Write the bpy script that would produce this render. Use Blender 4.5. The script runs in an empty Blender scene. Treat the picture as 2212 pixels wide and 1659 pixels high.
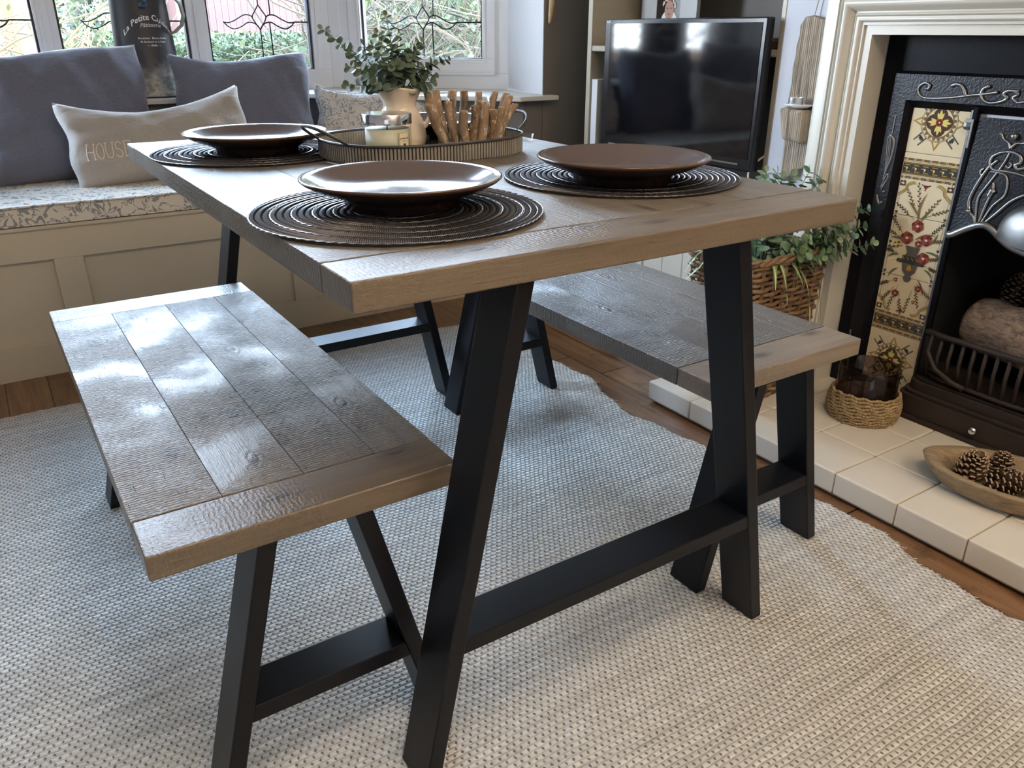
import bpy, bmesh, math, random
from mathutils import Vector, Matrix, Euler
random.seed(7)
SC = bpy.context.scene
COL = SC.collection
PI = math.pi
sin, cos = math.sin, math.cos

# ------------------------------------------------------------------ node helpers
class N:
    """a tiny expression wrapper round shader sockets"""
    def __init__(s, nt, sock): s.nt, s.k = nt, sock
    def _m(s, op, o=None, c=None):
        n = s.nt.nodes.new('ShaderNodeMath'); n.operation = op
        for i, v in enumerate((s, o, c)):
            if v is None: continue
            if isinstance(v, N): s.nt.links.new(v.k, n.inputs[i])
            else: n.inputs[i].default_value = v
        return N(s.nt, n.outputs[0])
    def __add__(s, o): return s._m('ADD', o)
    def __sub__(s, o): return s._m('SUBTRACT', o)
    def __mul__(s, o): return s._m('MULTIPLY', o)
    def __truediv__(s, o): return s._m('DIVIDE', o)
    def __lt__(s, o): return s._m('LESS_THAN', o)
    def __gt__(s, o): return s._m('GREATER_THAN', o)
    def f(s, op, o=None, c=None): return s._m(op, o, c)

class Mat:
    def __init__(s, name, color=(.5, .5, .5), rough=.5, metal=0., **kw):
        s.m = bpy.data.materials.new(name); s.m.use_nodes = True
        s.nt = s.m.node_tree; s.b = s.nt.nodes['Principled BSDF']
        s.b.inputs['Base Color'].default_value = (*color, 1)
        s.b.inputs['Roughness'].default_value = rough
        s.b.inputs['Metallic'].default_value = metal
        for k, v in kw.items():
            s.b.inputs[k.replace('_', ' ')].default_value = v
        s.m.diffuse_color = (*color, 1)
    def node(s, t, **kw):
        n = s.nt.nodes.new(t)
        for k, v in kw.items(): setattr(n, k, v)
        return n
    def coords(s, kind='Object', scale=(1, 1, 1), loc=(0, 0, 0), rot=(0, 0, 0)):
        tc = s.node('ShaderNodeTexCoord'); mp = s.node('ShaderNodeMapping')
        mp.inputs['Scale'].default_value = scale; mp.inputs['Location'].default_value = loc
        mp.inputs['Rotation'].default_value = rot
        s.nt.links.new(tc.outputs[kind], mp.inputs[0]); return mp.outputs[0]
    def noise(s, vec, scale=5, detail=4, rough=.55, dist=0., out='Fac'):
        n = s.node('ShaderNodeTexNoise')
        n.inputs['Scale'].default_value = scale; n.inputs['Detail'].default_value = detail
        n.inputs['Roughness'].default_value = rough; n.inputs['Distortion'].default_value = dist
        if vec is not None: s.nt.links.new(vec, n.inputs['Vector'])
        return N(s.nt, n.outputs[out])
    def vor(s, vec, scale=5, feature='F1', rnd=1., dim='3D'):
        n = s.node('ShaderNodeTexVoronoi'); n.feature = feature; n.voronoi_dimensions = dim
        n.inputs['Scale'].default_value = scale; n.inputs['Randomness'].default_value = rnd
        s.nt.links.new(vec, n.inputs['Vector']); return n
    def wave(s, vec, scale=5, dist=2., detail=2, ds=1., dirn='X', typ='BANDS', prof='SIN'):
        n = s.node('ShaderNodeTexWave'); n.wave_type = typ; n.wave_profile = prof
        if typ == 'BANDS': n.bands_direction = dirn
        n.inputs['Scale'].default_value = scale; n.inputs['Distortion'].default_value = dist
        n.inputs['Detail'].default_value = detail; n.inputs['Detail Scale'].default_value = ds
        s.nt.links.new(vec, n.inputs['Vector']); return N(s.nt, n.outputs['Fac'])
    def xyz(s, vec):
        n = s.node('ShaderNodeSeparateXYZ'); s.nt.links.new(vec, n.inputs[0])
        return [N(s.nt, o) for o in n.outputs]
    def ramp(s, fac, stops, interp='LINEAR'):
        n = s.node('ShaderNodeValToRGB'); r = n.color_ramp; r.interpolation = interp
        while len(r.elements) < len(stops): r.elements.new(.5)
        for e, (p, c) in zip(r.elements, stops):
            e.position = p; e.color = (*c, 1) if len(c) == 3 else c
        s.nt.links.new(fac.k, n.inputs[0]); return n.outputs[0]
    def mix(s, fac, a, b, mode='MIX'):
        n = s.node('ShaderNodeMix', data_type='RGBA'); n.blend_type = mode
        for i, v in ((0, fac), (6, a), (7, b)):
            if isinstance(v, N): s.nt.links.new(v.k, n.inputs[i])
            elif isinstance(v, (int, float)): n.inputs[i].default_value = v
            elif isinstance(v, tuple): n.inputs[i].default_value = (*v, 1)
            else: s.nt.links.new(v, n.inputs[i])
        return n.outputs[2]
    def color(s, sock): s.nt.links.new(sock, s.b.inputs['Base Color']); return s
    def rough(s, fac): s.nt.links.new(fac.k, s.b.inputs['Roughness']); return s
    def bump(s, h, dist=.002, strength=1.):
        n = s.node('ShaderNodeBump'); n.inputs['Distance'].default_value = dist
        n.inputs['Strength'].default_value = strength
        s.nt.links.new(h.k, n.inputs['Height'])
        s.nt.links.new(n.outputs[0], s.b.inputs['Normal']); return s

# ------------------------------------------------------------------ materials
M = {}
def simple(key, color, rough=.5, metal=0., **kw):
    M[key] = Mat(key, color, rough, metal, **kw).m; return M[key]

def wood_top(key, axis, base=(.185, .148, .108), dark=(.098, .075, .053), rough=.34, rustic=1.):
    m = Mat(key, base, rough)
    st = {'Y': (26, 1.6, 26), 'X': (1.6, 26, 26)}[axis]
    tc = m.node('ShaderNodeTexCoord'); geo = m.node('ShaderNodeNewGeometry')
    off = m.node('ShaderNodeVectorMath', operation='SCALE'); off.inputs[3].default_value = 7.
    cmb = m.node('ShaderNodeCombineXYZ')
    for i in range(3): m.nt.links.new(geo.outputs['Random Per Island'], cmb.inputs[i])
    m.nt.links.new(cmb.outputs[0], off.inputs[0])
    add = m.node('ShaderNodeVectorMath', operation='ADD')
    m.nt.links.new(tc.outputs['Object'], add.inputs[0]); m.nt.links.new(off.outputs[0], add.inputs[1])
    mp = m.node('ShaderNodeMapping'); mp.inputs['Scale'].default_value = st
    m.nt.links.new(add.outputs[0], mp.inputs[0]); v = mp.outputs[0]
    g1 = m.noise(v, 1.6, 6, .62, .6); g2 = m.noise(v, 7, 5, .7)
    mp2 = m.node('ShaderNodeMapping')
    mp2.inputs['Scale'].default_value = {'Y': (9.5, 4.2, 5.2), 'X': (4.2, 9.5, 5.2)}[axis]
    m.nt.links.new(add.outputs[0], mp2.inputs[0])
    kv = m.vor(mp2.outputs[0], 1.0, dim='2D'); kd = N(m.nt, kv.outputs['Distance'])
    knot = (N(m.nt, kd.k)._m('LESS_THAN', .085))
    ring = (kd * 70.)._m('SINE') * .5 + .5
    near = (kd * -3.2 + 1.)._m('MAXIMUM', 0.)
    near = near * near
    c1 = m.ramp(g1, [(.25, dark), (.5, base), (.8, tuple(min(1, x * 1.28) for x in base))])
    c2 = m.mix((g2 * .55), c1, tuple(x * .72 for x in base))
    c3 = m.mix((ring * near) * .45, c2, dark)
    soft = (kd * -11. + 1.45)._m('MAXIMUM', 0.)._m('MINIMUM', 1.)
    c4 = m.mix(soft * .7, c3, (.055, .038, .028))
    crk = m.noise(v, 12, 3, .6, .3); ck = N(m.nt, m.ramp(crk, [(.685, (0, 0, 0)), (.72, (1, 1, 1))]))
    c4 = m.mix(ck * (.75 * rustic), c4, (.05, .038, .03))
    m.color(c4)
    mp3 = m.node('ShaderNodeMapping'); mp3.inputs['Scale'].default_value = {'Y': (1, 1, 1), 'X': (1, 1, 1)}[axis]
    m.nt.links.new(add.outputs[0], mp3.inputs[0])
    fine = m.noise(mp3.outputs[0], 210, 3, .6); blotch = m.noise(mp3.outputs[0], 5.5, 2, .5)
    saw = m.wave(mp3.outputs[0], 55 if axis == 'Y' else 50, 5., 2, 1.6, axis)
    patch = m.ramp(blotch, [(.38, (0, 0, 0)), (.6, (1, 1, 1))])
    pn = N(m.nt, patch)
    h = fine * (pn * 1.1 + .35) + saw * pn * .5 * rustic + g2 * .9 + (ring * near) * .8
    m.bump(h - ck * 1.2, .0017 * rustic + .0003, 1.)
    m.nt.links.new(m.b.inputs['Normal'].links[0].from_socket, m.b.inputs['Coat Normal'])
    m.b.inputs['IOR'].default_value = 1.55; m.b.inputs['Coat Weight'].default_value = .22 if 'table' in key else .55; m.b.inputs['Coat Roughness'].default_value = .30 if 'table' in key else .20
    m.rough(g2 * .18 + (rough - .07))
    M[key] = m.m
wood_top('wood_field', 'Y', rustic=1.25)
wood_top('wood_end', 'X', base=(.155, .118, .080), dark=(.08, .06, .04), rustic=.55, rough=.4)
wood_top('wood_table', 'Y', base=(.165, .136, .103), dark=(.09, .07, .05), rustic=.9, rough=.46)
wood_top('wood_table_end', 'X', base=(.150, .114, .076), dark=(.08, .06, .042), rustic=.55, rough=.42)
wood_top('wood_dark', 'Y', base=(.150, .132, .112), dark=(.075, .065, .054), rustic=1.2)
wood_top('wood_dark_end', 'X', base=(.26, .21, .165), dark=(.12, .1, .08), rustic=.6, rough=.42)

def black_metal():
    m = Mat('black_powder_metal', (.0045, .005, .0075), .40)
    v = m.coords(); m.bump(m.noise(v, 900, 2), .0002, .35); m.b.inputs['Specular IOR Level'].default_value = .26; M['black'] = m.m
black_metal()

def rug_mat():
    m = Mat('woven_rug', (.6, .56, .5), .95)
    v0 = m.coords(); warp = m.noise(v0, 9, 2, .5)
    x, y, z = m.xyz(v0)
    W, Hh = .0132, .0102
    w2 = m.noise(v0, 28, 2, .5)
    yy = (y + (warp * .010) + w2 * .003) / Hh
    row = yy._m('FLOOR'); fv = yy._m('FRACT')
    par = (row * .5)._m('FRACT')
    jn = m.noise(v0, 55, 2, .5)
    xx = (x + jn * .007) / W + par
    fu = xx._m('FRACT')
    hu = (fu * PI)._m('SINE'); hv = (fv * PI)._m('SINE')
    h = (hu * hv)._m('POWER', .45)
    du = (fu - .5)._m('ABSOLUTE') * -1. + .5
    dv = fv - .5
    dot = ((du * du) * 34. + (dv * dv) * 9.) * -1. + 1.
    dot = dot._m('MAXIMUM', 0.)
    seam = (hv * -1. + .42)._m('MAXIMUM', 0.)
    cell = m.node('ShaderNodeCombineXYZ')
    m.nt.links.new(xx._m('FLOOR').k, cell.inputs[0]); m.nt.links.new(row.k, cell.inputs[1])
    wn = m.node('ShaderNodeTexWhiteNoise'); wn.noise_dimensions = '2D'
    m.nt.links.new(cell.outputs[0], wn.inputs[0]); rv = N(m.nt, wn.outputs[0])
    streak = m.noise(m.coords(scale=(3.0, 42, 1)), 1.0, 4, .65)
    st2 = m.noise(m.coords(scale=(9, 110, 1)), 1.0, 2, .6)
    big = m.noise(v0, 2.2, 2)
    c = m.ramp(streak * .7 + st2 * .3, [(.30, (.37, .365, .355)), (.42, (.60, .59, .56)), (.60, (.77, .755, .715)), (.8, (.85, .835, .79))])
    c = m.mix(rv * .34, c, (.40, .35, .29)); c = m.mix(big * .25, c, (.52, .50, .48))
    dn = m.noise(v0, 75, 1, .5)
    gap_shade = (dot * (dn * 3.4 - .45)._m('MAXIMUM', 0.) + seam * .5)._m('MINIMUM', 1.)
    c = m.mix(gap_shade * .72, c, (.165, .135, .105))  # brown shadow dots between the puffs painted into the colour, plus row seams
    m.color(c); fib = m.noise(v0, 900, 2)
    m.bump(h + rv * .3 + fib * .10 - dot * .4, .0058, .8); M['rug'] = m.m
rug_mat()

def floor_mat():
    m = Mat('floor_boards', (.2, .1, .05), .30)
    v = m.coords(scale=(1, 1, 1)); x, y, z = m.xyz(v)
    bd = (x + .02) / .115; idx = bd._m('FLOOR'); fr = bd._m('FRACT')
    cb = m.node('ShaderNodeCombineXYZ'); m.nt.links.new(idx.k, cb.inputs[0])
    wn = m.node('ShaderNodeTexWhiteNoise'); wn.noise_dimensions = '1D'; m.nt.links.new(idx.k, wn.inputs['W'])
    rv = N(m.nt, wn.outputs[0])
    cb2 = m.node('ShaderNodeCombineXYZ')
    m.nt.links.new((x * 24.).k, cb2.inputs[0]); m.nt.links.new((y * 1.8 + rv * 9.).k, cb2.inputs[1])
    g = m.noise(cb2.outputs[0], 1.4, 6, .65, .8)
    c = m.ramp(g, [(.25, (.070, .030, .013)), (.5, (.19, .095, .043)), (.78, (.36, .21, .105))])
    c = m.mix(rv * .45, c, (.075, .038, .02))
    dirt = m.ramp(m.noise(v, 17, 4, .7), [(.56, (0, 0, 0)), (.70, (1, 1, 1))])
    c = m.mix(N(m.nt, dirt) * .6, c, (.03, .016, .009))
    gap = (fr._m('LESS_THAN', .028)); ny = (y + rv * 3.)._m('MULTIPLY', .9)._m('FRACT')._m('LESS_THAN', .004)
    gp = gap._m('MAXIMUM', ny)
    c = m.mix(gp, c, (.008, .005, .004)); m.color(c)
    m.bump(g * .6 - gp * 2. + m.noise(v, 60, 3) * .3, .0012, .8); M['floor'] = m.m
floor_mat()

def paint(key, col, rough=.55, b=.35, sc=60):
    m = Mat(key, col, rough); v = m.coords()
    n1 = m.noise(v, 3, 3)
    m.color(m.mix(n1 * .22, col, tuple(x * .82 for x in col)))
    m.bump(m.noise(v, sc, 4), .0006, b); M[key] = m.m
paint('wall_dark', (.165, .150, .135), .7)
paint('wall_light', (.60, .61, .66), .6)
paint('reveal', (.74, .75, .78), .6, .8, 25)
paint('ceiling', (.86, .86, .85), .8)
paint('seat_paint', (.52, .455, .345), .45, .15)
paint('ivory', (.68, .645, .565), .34, .08)
paint('sill_white', (.74, .72, .66), .35, .1)
paint('shelf_cream', (.45, .40, .31), .4, .2)
paint('cupboard', (.70, .66, .56), .4, .1)
paint('tile_cream', (.70, .655, .57), .16, .04, 30)
paint('render_white', (.17, .165, .155), .8)
paint('paving', (.06, .058, .052), .9)
paint('brick_pink', (.095, .046, .038), .8)
simple('grout', (.30, .24, .17), .85)
simple('upvc', (.88, .90, .93), .28)
simple('gasket', (.02, .02, .03), .5)
simple('lead', (.035, .04, .055), .5, .3)
simple('tv_black', (.006, .006, .008), .22)
simple('screen', (.004, .004, .006), .07, 0., Coat_Weight=.6, Coat_Roughness=.05)
simple('chrome', (.62, .63, .65), .12, 1.)
simple('alu', (.75, .75, .77), .3, 1.)
simple('plate_in', (.110, .088, .084), .15, 0., IOR=1.33)
simple('plate_out', (.034, .020, .017), .14)
simple('plate_rim', (.095, .050, .030), .14)
simple('mat_strand', (.15, .14, .145), .26, .8)
simple('enamel', (.78, .66, .52), .12)
simple('wax', (.80, .74, .56), .45, 0., Subsurface_Weight=.2)
simple('wax_brown', (.12, .07, .055), .5)
simple('wick', (.02, .015, .01), .8)
simple('label_cream', (.76, .67, .46), .6)
simple('ink', (.02, .02, .02), .6)
simple('print_white', (.85, .85, .83), .5)
simple('cord_white', (.72, .68, .58), .5)
simple('twine', (.50, .42, .32), .8)
simple('stem', (.10, .14, .06), .6)
simple('berry', (.03, .09, .22), .3)
simple('photo_dark', (.015, .013, .012), .2)
simple('photo_skin', (.42, .24, .17), .4)
simple('photo_flower', (.60, .48, .42), .4)
simple('frame_grey', (.42, .43, .42), .4)
simple('box_brown', (.16, .07, .03), .5)
simple('paper_white', (.72, .72, .72), .6)
simple('fill_lamp_shade', (.9, .85, .75), .8)
simple('porcelain', (.82, .81, .78), .12)
simple('letter_tan', (.82, .70, .60), .9)
simple('orange_wood', (.15, .062, .015), .6)

def glass(key, col=(1, 1, 1), rough=0., ior=1.45):
    simple(key, col, rough, 0., IOR=ior, Transmission_Weight=1.)

def thin(key, col, rough=.02, ior=1.45):
    m = bpy.data.materials.new(key); m.use_nodes = True; nt = m.node_tree
    nt.nodes.remove(nt.nodes['Principled BSDF'])
    t = nt.nodes.new('ShaderNodeBsdfTransparent'); g = nt.nodes.new('ShaderNodeBsdfGlossy')
    t.inputs[0].default_value = (*col, 1); g.inputs['Roughness'].default_value = rough
    lw = nt.nodes.new('ShaderNodeLayerWeight'); lw.inputs[0].default_value = .5
    pw = nt.nodes.new('ShaderNodeMath'); pw.operation = 'POWER'; pw.inputs[1].default_value = 3.5; nt.links.new(lw.outputs['Facing'], pw.inputs[0])
    f = nt.nodes.new('ShaderNodeMath'); f.operation = 'MULTIPLY_ADD'; f.inputs[1].default_value = .55; f.inputs[2].default_value = .035; nt.links.new(pw.outputs[0], f.inputs[0])
    x = nt.nodes.new('ShaderNodeMixShader')
    nt.links.new(f.outputs[0], x.inputs[0]); nt.links.new(t.outputs[0], x.inputs[1]); nt.links.new(g.outputs[0], x.inputs[2])
    nt.links.new(x.outputs[0], nt.nodes['Material Output'].inputs[0]); M[key] = m
thin('glass_clear', (.97, .98, .98)); thin('glass_smoke', (.50, .45, .43))
def pane_mat():
    m = bpy.data.materials.new('window_glass'); m.use_nodes = True; nt = m.node_tree
    nt.nodes.remove(nt.nodes['Principled BSDF'])
    t = nt.nodes.new('ShaderNodeBsdfTransparent'); g = nt.nodes.new('ShaderNodeBsdfGlossy')
    t.inputs[0].default_value = (.97, .98, .98, 1); g.inputs['Roughness'].default_value = .02
    f = nt.nodes.new('ShaderNodeFresnel'); f.inputs[0].default_value = 1.4
    x = nt.nodes.new('ShaderNodeMixShader')
    nt.links.new(f.outputs[0], x.inputs[0]); nt.links.new(t.outputs[0], x.inputs[1]); nt.links.new(g.outputs[0], x.inputs[2])
    nt.links.new(x.outputs[0], nt.nodes['Material Output'].inputs[0]); M['pane'] = m
pane_mat()

def fabric(key, col, col2, weave=700, rough=.95):
    m = Mat(key, col, rough); v = m.coords()
    a = m.noise(m.coords(scale=(1, .12, 1)), weave, 2); b = m.noise(m.coords(scale=(.12, 1, 1)), weave, 2)
    s = (a + b) * .5
    c = m.ramp(s, [(.35, col2), (.65, col)])
    m.color(m.mix(m.noise(v, 6, 3) * .3, c, col2)); m.bump(s * .35 + m.noise(v, 9, 3, .55, 1.2) * 2.2 + m.noise(m.coords(scale=(1, 1, 3)), 14, 2, .5, 1.) * 1.2, .0040, .7)
    m.b.inputs['Sheen Weight'].default_value = .35; M[key] = m.m
fabric('linen_blue', (.165, .175, .23), (.105, .11, .15))
fabric('linen_taupe', (.44, .405, .36), (.33, .30, .265))

def floral(key, base=(.72, .69, .64), ink=(.20, .24, .32), sc=1.):
    m = Mat(key, base, .9); v = m.coords(scale=(sc, sc, sc))
    nz = m.noise(v, 14, 2, .5, .0, 'Color')
    wv = m.node('ShaderNodeVectorMath', operation='MULTIPLY_ADD')
    m.nt.links.new(nz.k, wv.inputs[0]); wv.inputs[1].default_value = (.035,) * 3; m.nt.links.new(v, wv.inputs[2])
    vn = m.vor(wv.outputs[0], 17, 'F1', .75); d = N(m.nt, vn.outputs['Distance'])
    pos = vn.outputs['Position']
    sub = m.node('ShaderNodeVectorMath', operation='SUBTRACT')
    sc17 = m.node('ShaderNodeVectorMath', operation='SCALE'); sc17.inputs[3].default_value = 1.
    m.nt.links.new(wv.outputs[0], sub.inputs[0]); m.nt.links.new(pos, sub.inputs[1])
    x, y, z = m.xyz(sub.outputs[0])
    ang = (y + z)._m('ARCTAN2', x)
    pet = (ang * 5.)._m('COSINE') * .10 + .30
    q = d / pet
    fl = (q * 9.5)._m('SINE')._m('GREATER_THAN', .35) * (q < 1.12)
    n2 = m.noise(wv.outputs[0], 26, 3, .55, .6); vine = (n2 - .5)._m('ABSOLUTE') < .016
    n3 = m.noise(v, 42, 2, .5, 1.5)
    leaf = (n3 > .60) * (m.noise(v, 130, 1) > .46)
    mask = (vine._m('MAXIMUM', leaf)) * (q > 1.1)
    allm = mask._m('MAXIMUM', fl)
    m.color(m.mix(allm * .78, base, ink))
    m.bump(m.noise(v, 500, 2) + m.noise(v, 9, 3) * 3., .0012, .5); M[key] = m.m
floral('floral_print'); floral('floral_pad', (.66, .61, .53), (.15, .165, .20), .68)

def foliage(key, a, b, edge=None, rough=.5):
    m = Mat(key, a, rough); geo = m.node('ShaderNodeNewGeometry')
    r = N(m.nt, geo.outputs['Random Per Island'])
    c = m.ramp(r, [(0, a), (1, b)])
    m.color(m.mix(m.noise(m.coords(), 60, 2) * .4, c, tuple(x * .7 for x in a)))
    m.b.inputs['Subsurface Weight'].default_value = 0.; M[key] = m.m
foliage('euc_leaf', (.075, .115, .065), (.145, .185, .115))
foliage('euc_pale', (.13, .22, .10), (.30, .42, .32))
foliage('hedge_leaf', (.014, .027, .006), (.042, .064, .016), rough=.7)
foliage('hedge_pale', (.042, .058, .016), (.085, .098, .036), rough=.7)
foliage('twig_yellow', (.085, .058, .022), (.15, .115, .055), rough=.8)
foliage('twig_brown', (.022, .016, .008), (.060, .046, .023), rough=.8)
foliage('grass_blade', (.10, .20, .06), (.22, .34, .13), rough=.4)
simple('blade_stripe', (.55, .62, .32), .4)

def zinc(key, light=(.44, .42, .37), dark=(.17, .16, .15), metal=.55, rough=.42, s=18):
    m = Mat(key, light, rough, metal); v = m.coords()
    n = m.noise(v, s, 5, .65)
    m.color(m.ramp(n, [(.35, dark), (.65, light)])); m.bump(n, .0006, .3); M[key] = m.m
zinc('zinc', (.40, .365, .31), (.25, .23, .20), .4, .40)
zinc('zinc_groove', (.075, .065, .055), (.035, .03, .028), .3, .6)
zinc('rim_dark', (.060, .054, .05), (.03, .028, .028), .1, .5, 50)
def jug_mat():
    m = Mat('jug_paint', (.03, .03, .032), .45, .2); v = m.coords(); x, y, z = m.xyz(v)
    n = m.noise(v, 22, 5, .7)
    t = (z * -16. + 2.05 + (n - .5) * 2.)._m('MAXIMUM', 0.)._m('MINIMUM', 1.)
    zc = m.ramp(m.noise(v, 30, 4, .7), [(.4, (.13, .125, .11)), (.62, (.42, .40, .34))])
    m.color(m.mix(t, (.045, .043, .045), zc)); M['jug'] = m.m
jug_mat()
def drift(key, a=(.42, .33, .235), b=(.17, .12, .08), sc=(40, 40, 2.2), bd=.004):
    m = Mat(key, a, .9); v = m.coords(scale=sc); n = m.noise(v, 1.3, 6, .7, .9)
    w = m.wave(m.coords(scale=(sc[0] * .05, sc[1] * .05, sc[2] * .05)), 26, 5, 3, 2, 'Y' if sc[2] < sc[0] else 'X')
    m.color(m.ramp(n, [(.3, b), (.5, a), (.75, tuple(min(1, x * 1.4) for x in a))]))
    m.bump(n + w * .35, bd, .9); M[key] = m.m
drift('driftwood', (.40, .325, .245), (.12, .085, .06), bd=.007)
drift('bowl_wood', (.27, .20, .125), (.15, .10, .06), (8, 40, 40), .0015)
drift('grain_block', (.50, .36, .2), (.3, .2, .1), (30, 30, 3), .001)
def bark(key, a, b, white=None, sc=60):
    m = Mat(key, a, .85); v = m.coords(scale=(1, 1, .45))
    n = m.noise(v, sc, 5, .7); c = m.ramp(n, [(.35, b), (.6, a)])
    if white:
        p = m.noise(m.coords(scale=(1, 1, .5)), 95, 4, .75)
        pm = m.ramp(p, [(.56, (0, 0, 0)), (.60, (1, 1, 1))]); c = m.mix(N(m.nt, pm) * .8, c, white)
    m.color(c); m.bump(n, .0018 if key != 'log_bark' else .007, .9); M[key] = m.m
bark('stick_wood', (.36, .245, .155), (.235, .15, .09), (.66, .57, .43))
bark('stick_dark', (.26, .17, .10), (.10, .06, .04), (.55, .44, .30), 110)
bark('log_bark', (.25, .17, .115), (.085, .055, .04), (.30, .22, .15), 70)
bark('cone', (.19, .115, .08), (.09, .05, .035), None, 90)
simple('cone_tip', (.40, .28, .17), .8)
bark('wicker', (.25, .15, .078), (.13, .072, .038), None, 40)
M['wicker'].node_tree.nodes['Principled BSDF'].inputs['Roughness'].default_value = .38
bark('seagrass', (.42, .30, .155), (.25, .165, .08), None, 160)
def iron(key, col, rough=.42, metal=.6, b=.6, s=260):
    m = Mat(key, col, rough, metal); v = m.coords()
    m.bump(m.noise(v, s, 2, .5), .0008, b); m.b.inputs['Specular IOR Level'].default_value = .5 if metal > .3 else .12; M[key] = m.m
iron('iron_flat', (.005, .005, .0075), .42, .1, .25)
iron('iron_hammered', (.009, .0095, .013), .38, .31, 1., 190)
iron('iron_polished', (.27, .265, .26), .38, 1., .35, 60)
iron('iron_rust', (.035, .024, .020), .6, .35, .6)
simple('soot', (.004, .004, .004), .95)
for k, c in dict(t_cream=(.74, .63, .42), t_brown=(.085, .05, .035), t_gold=(.40, .25, .06), t_dark=(.055, .055, .05),
                 t_red=(.19, .030, .026), t_rose=(.27, .075, .065), t_green=(.13, .13, .065), t_yell=(.72, .60, .20),
                 t_olive=(.20, .14, .06), t_grey=(.12, .11, .095)).items(): simple(k, c, .16)

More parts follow.
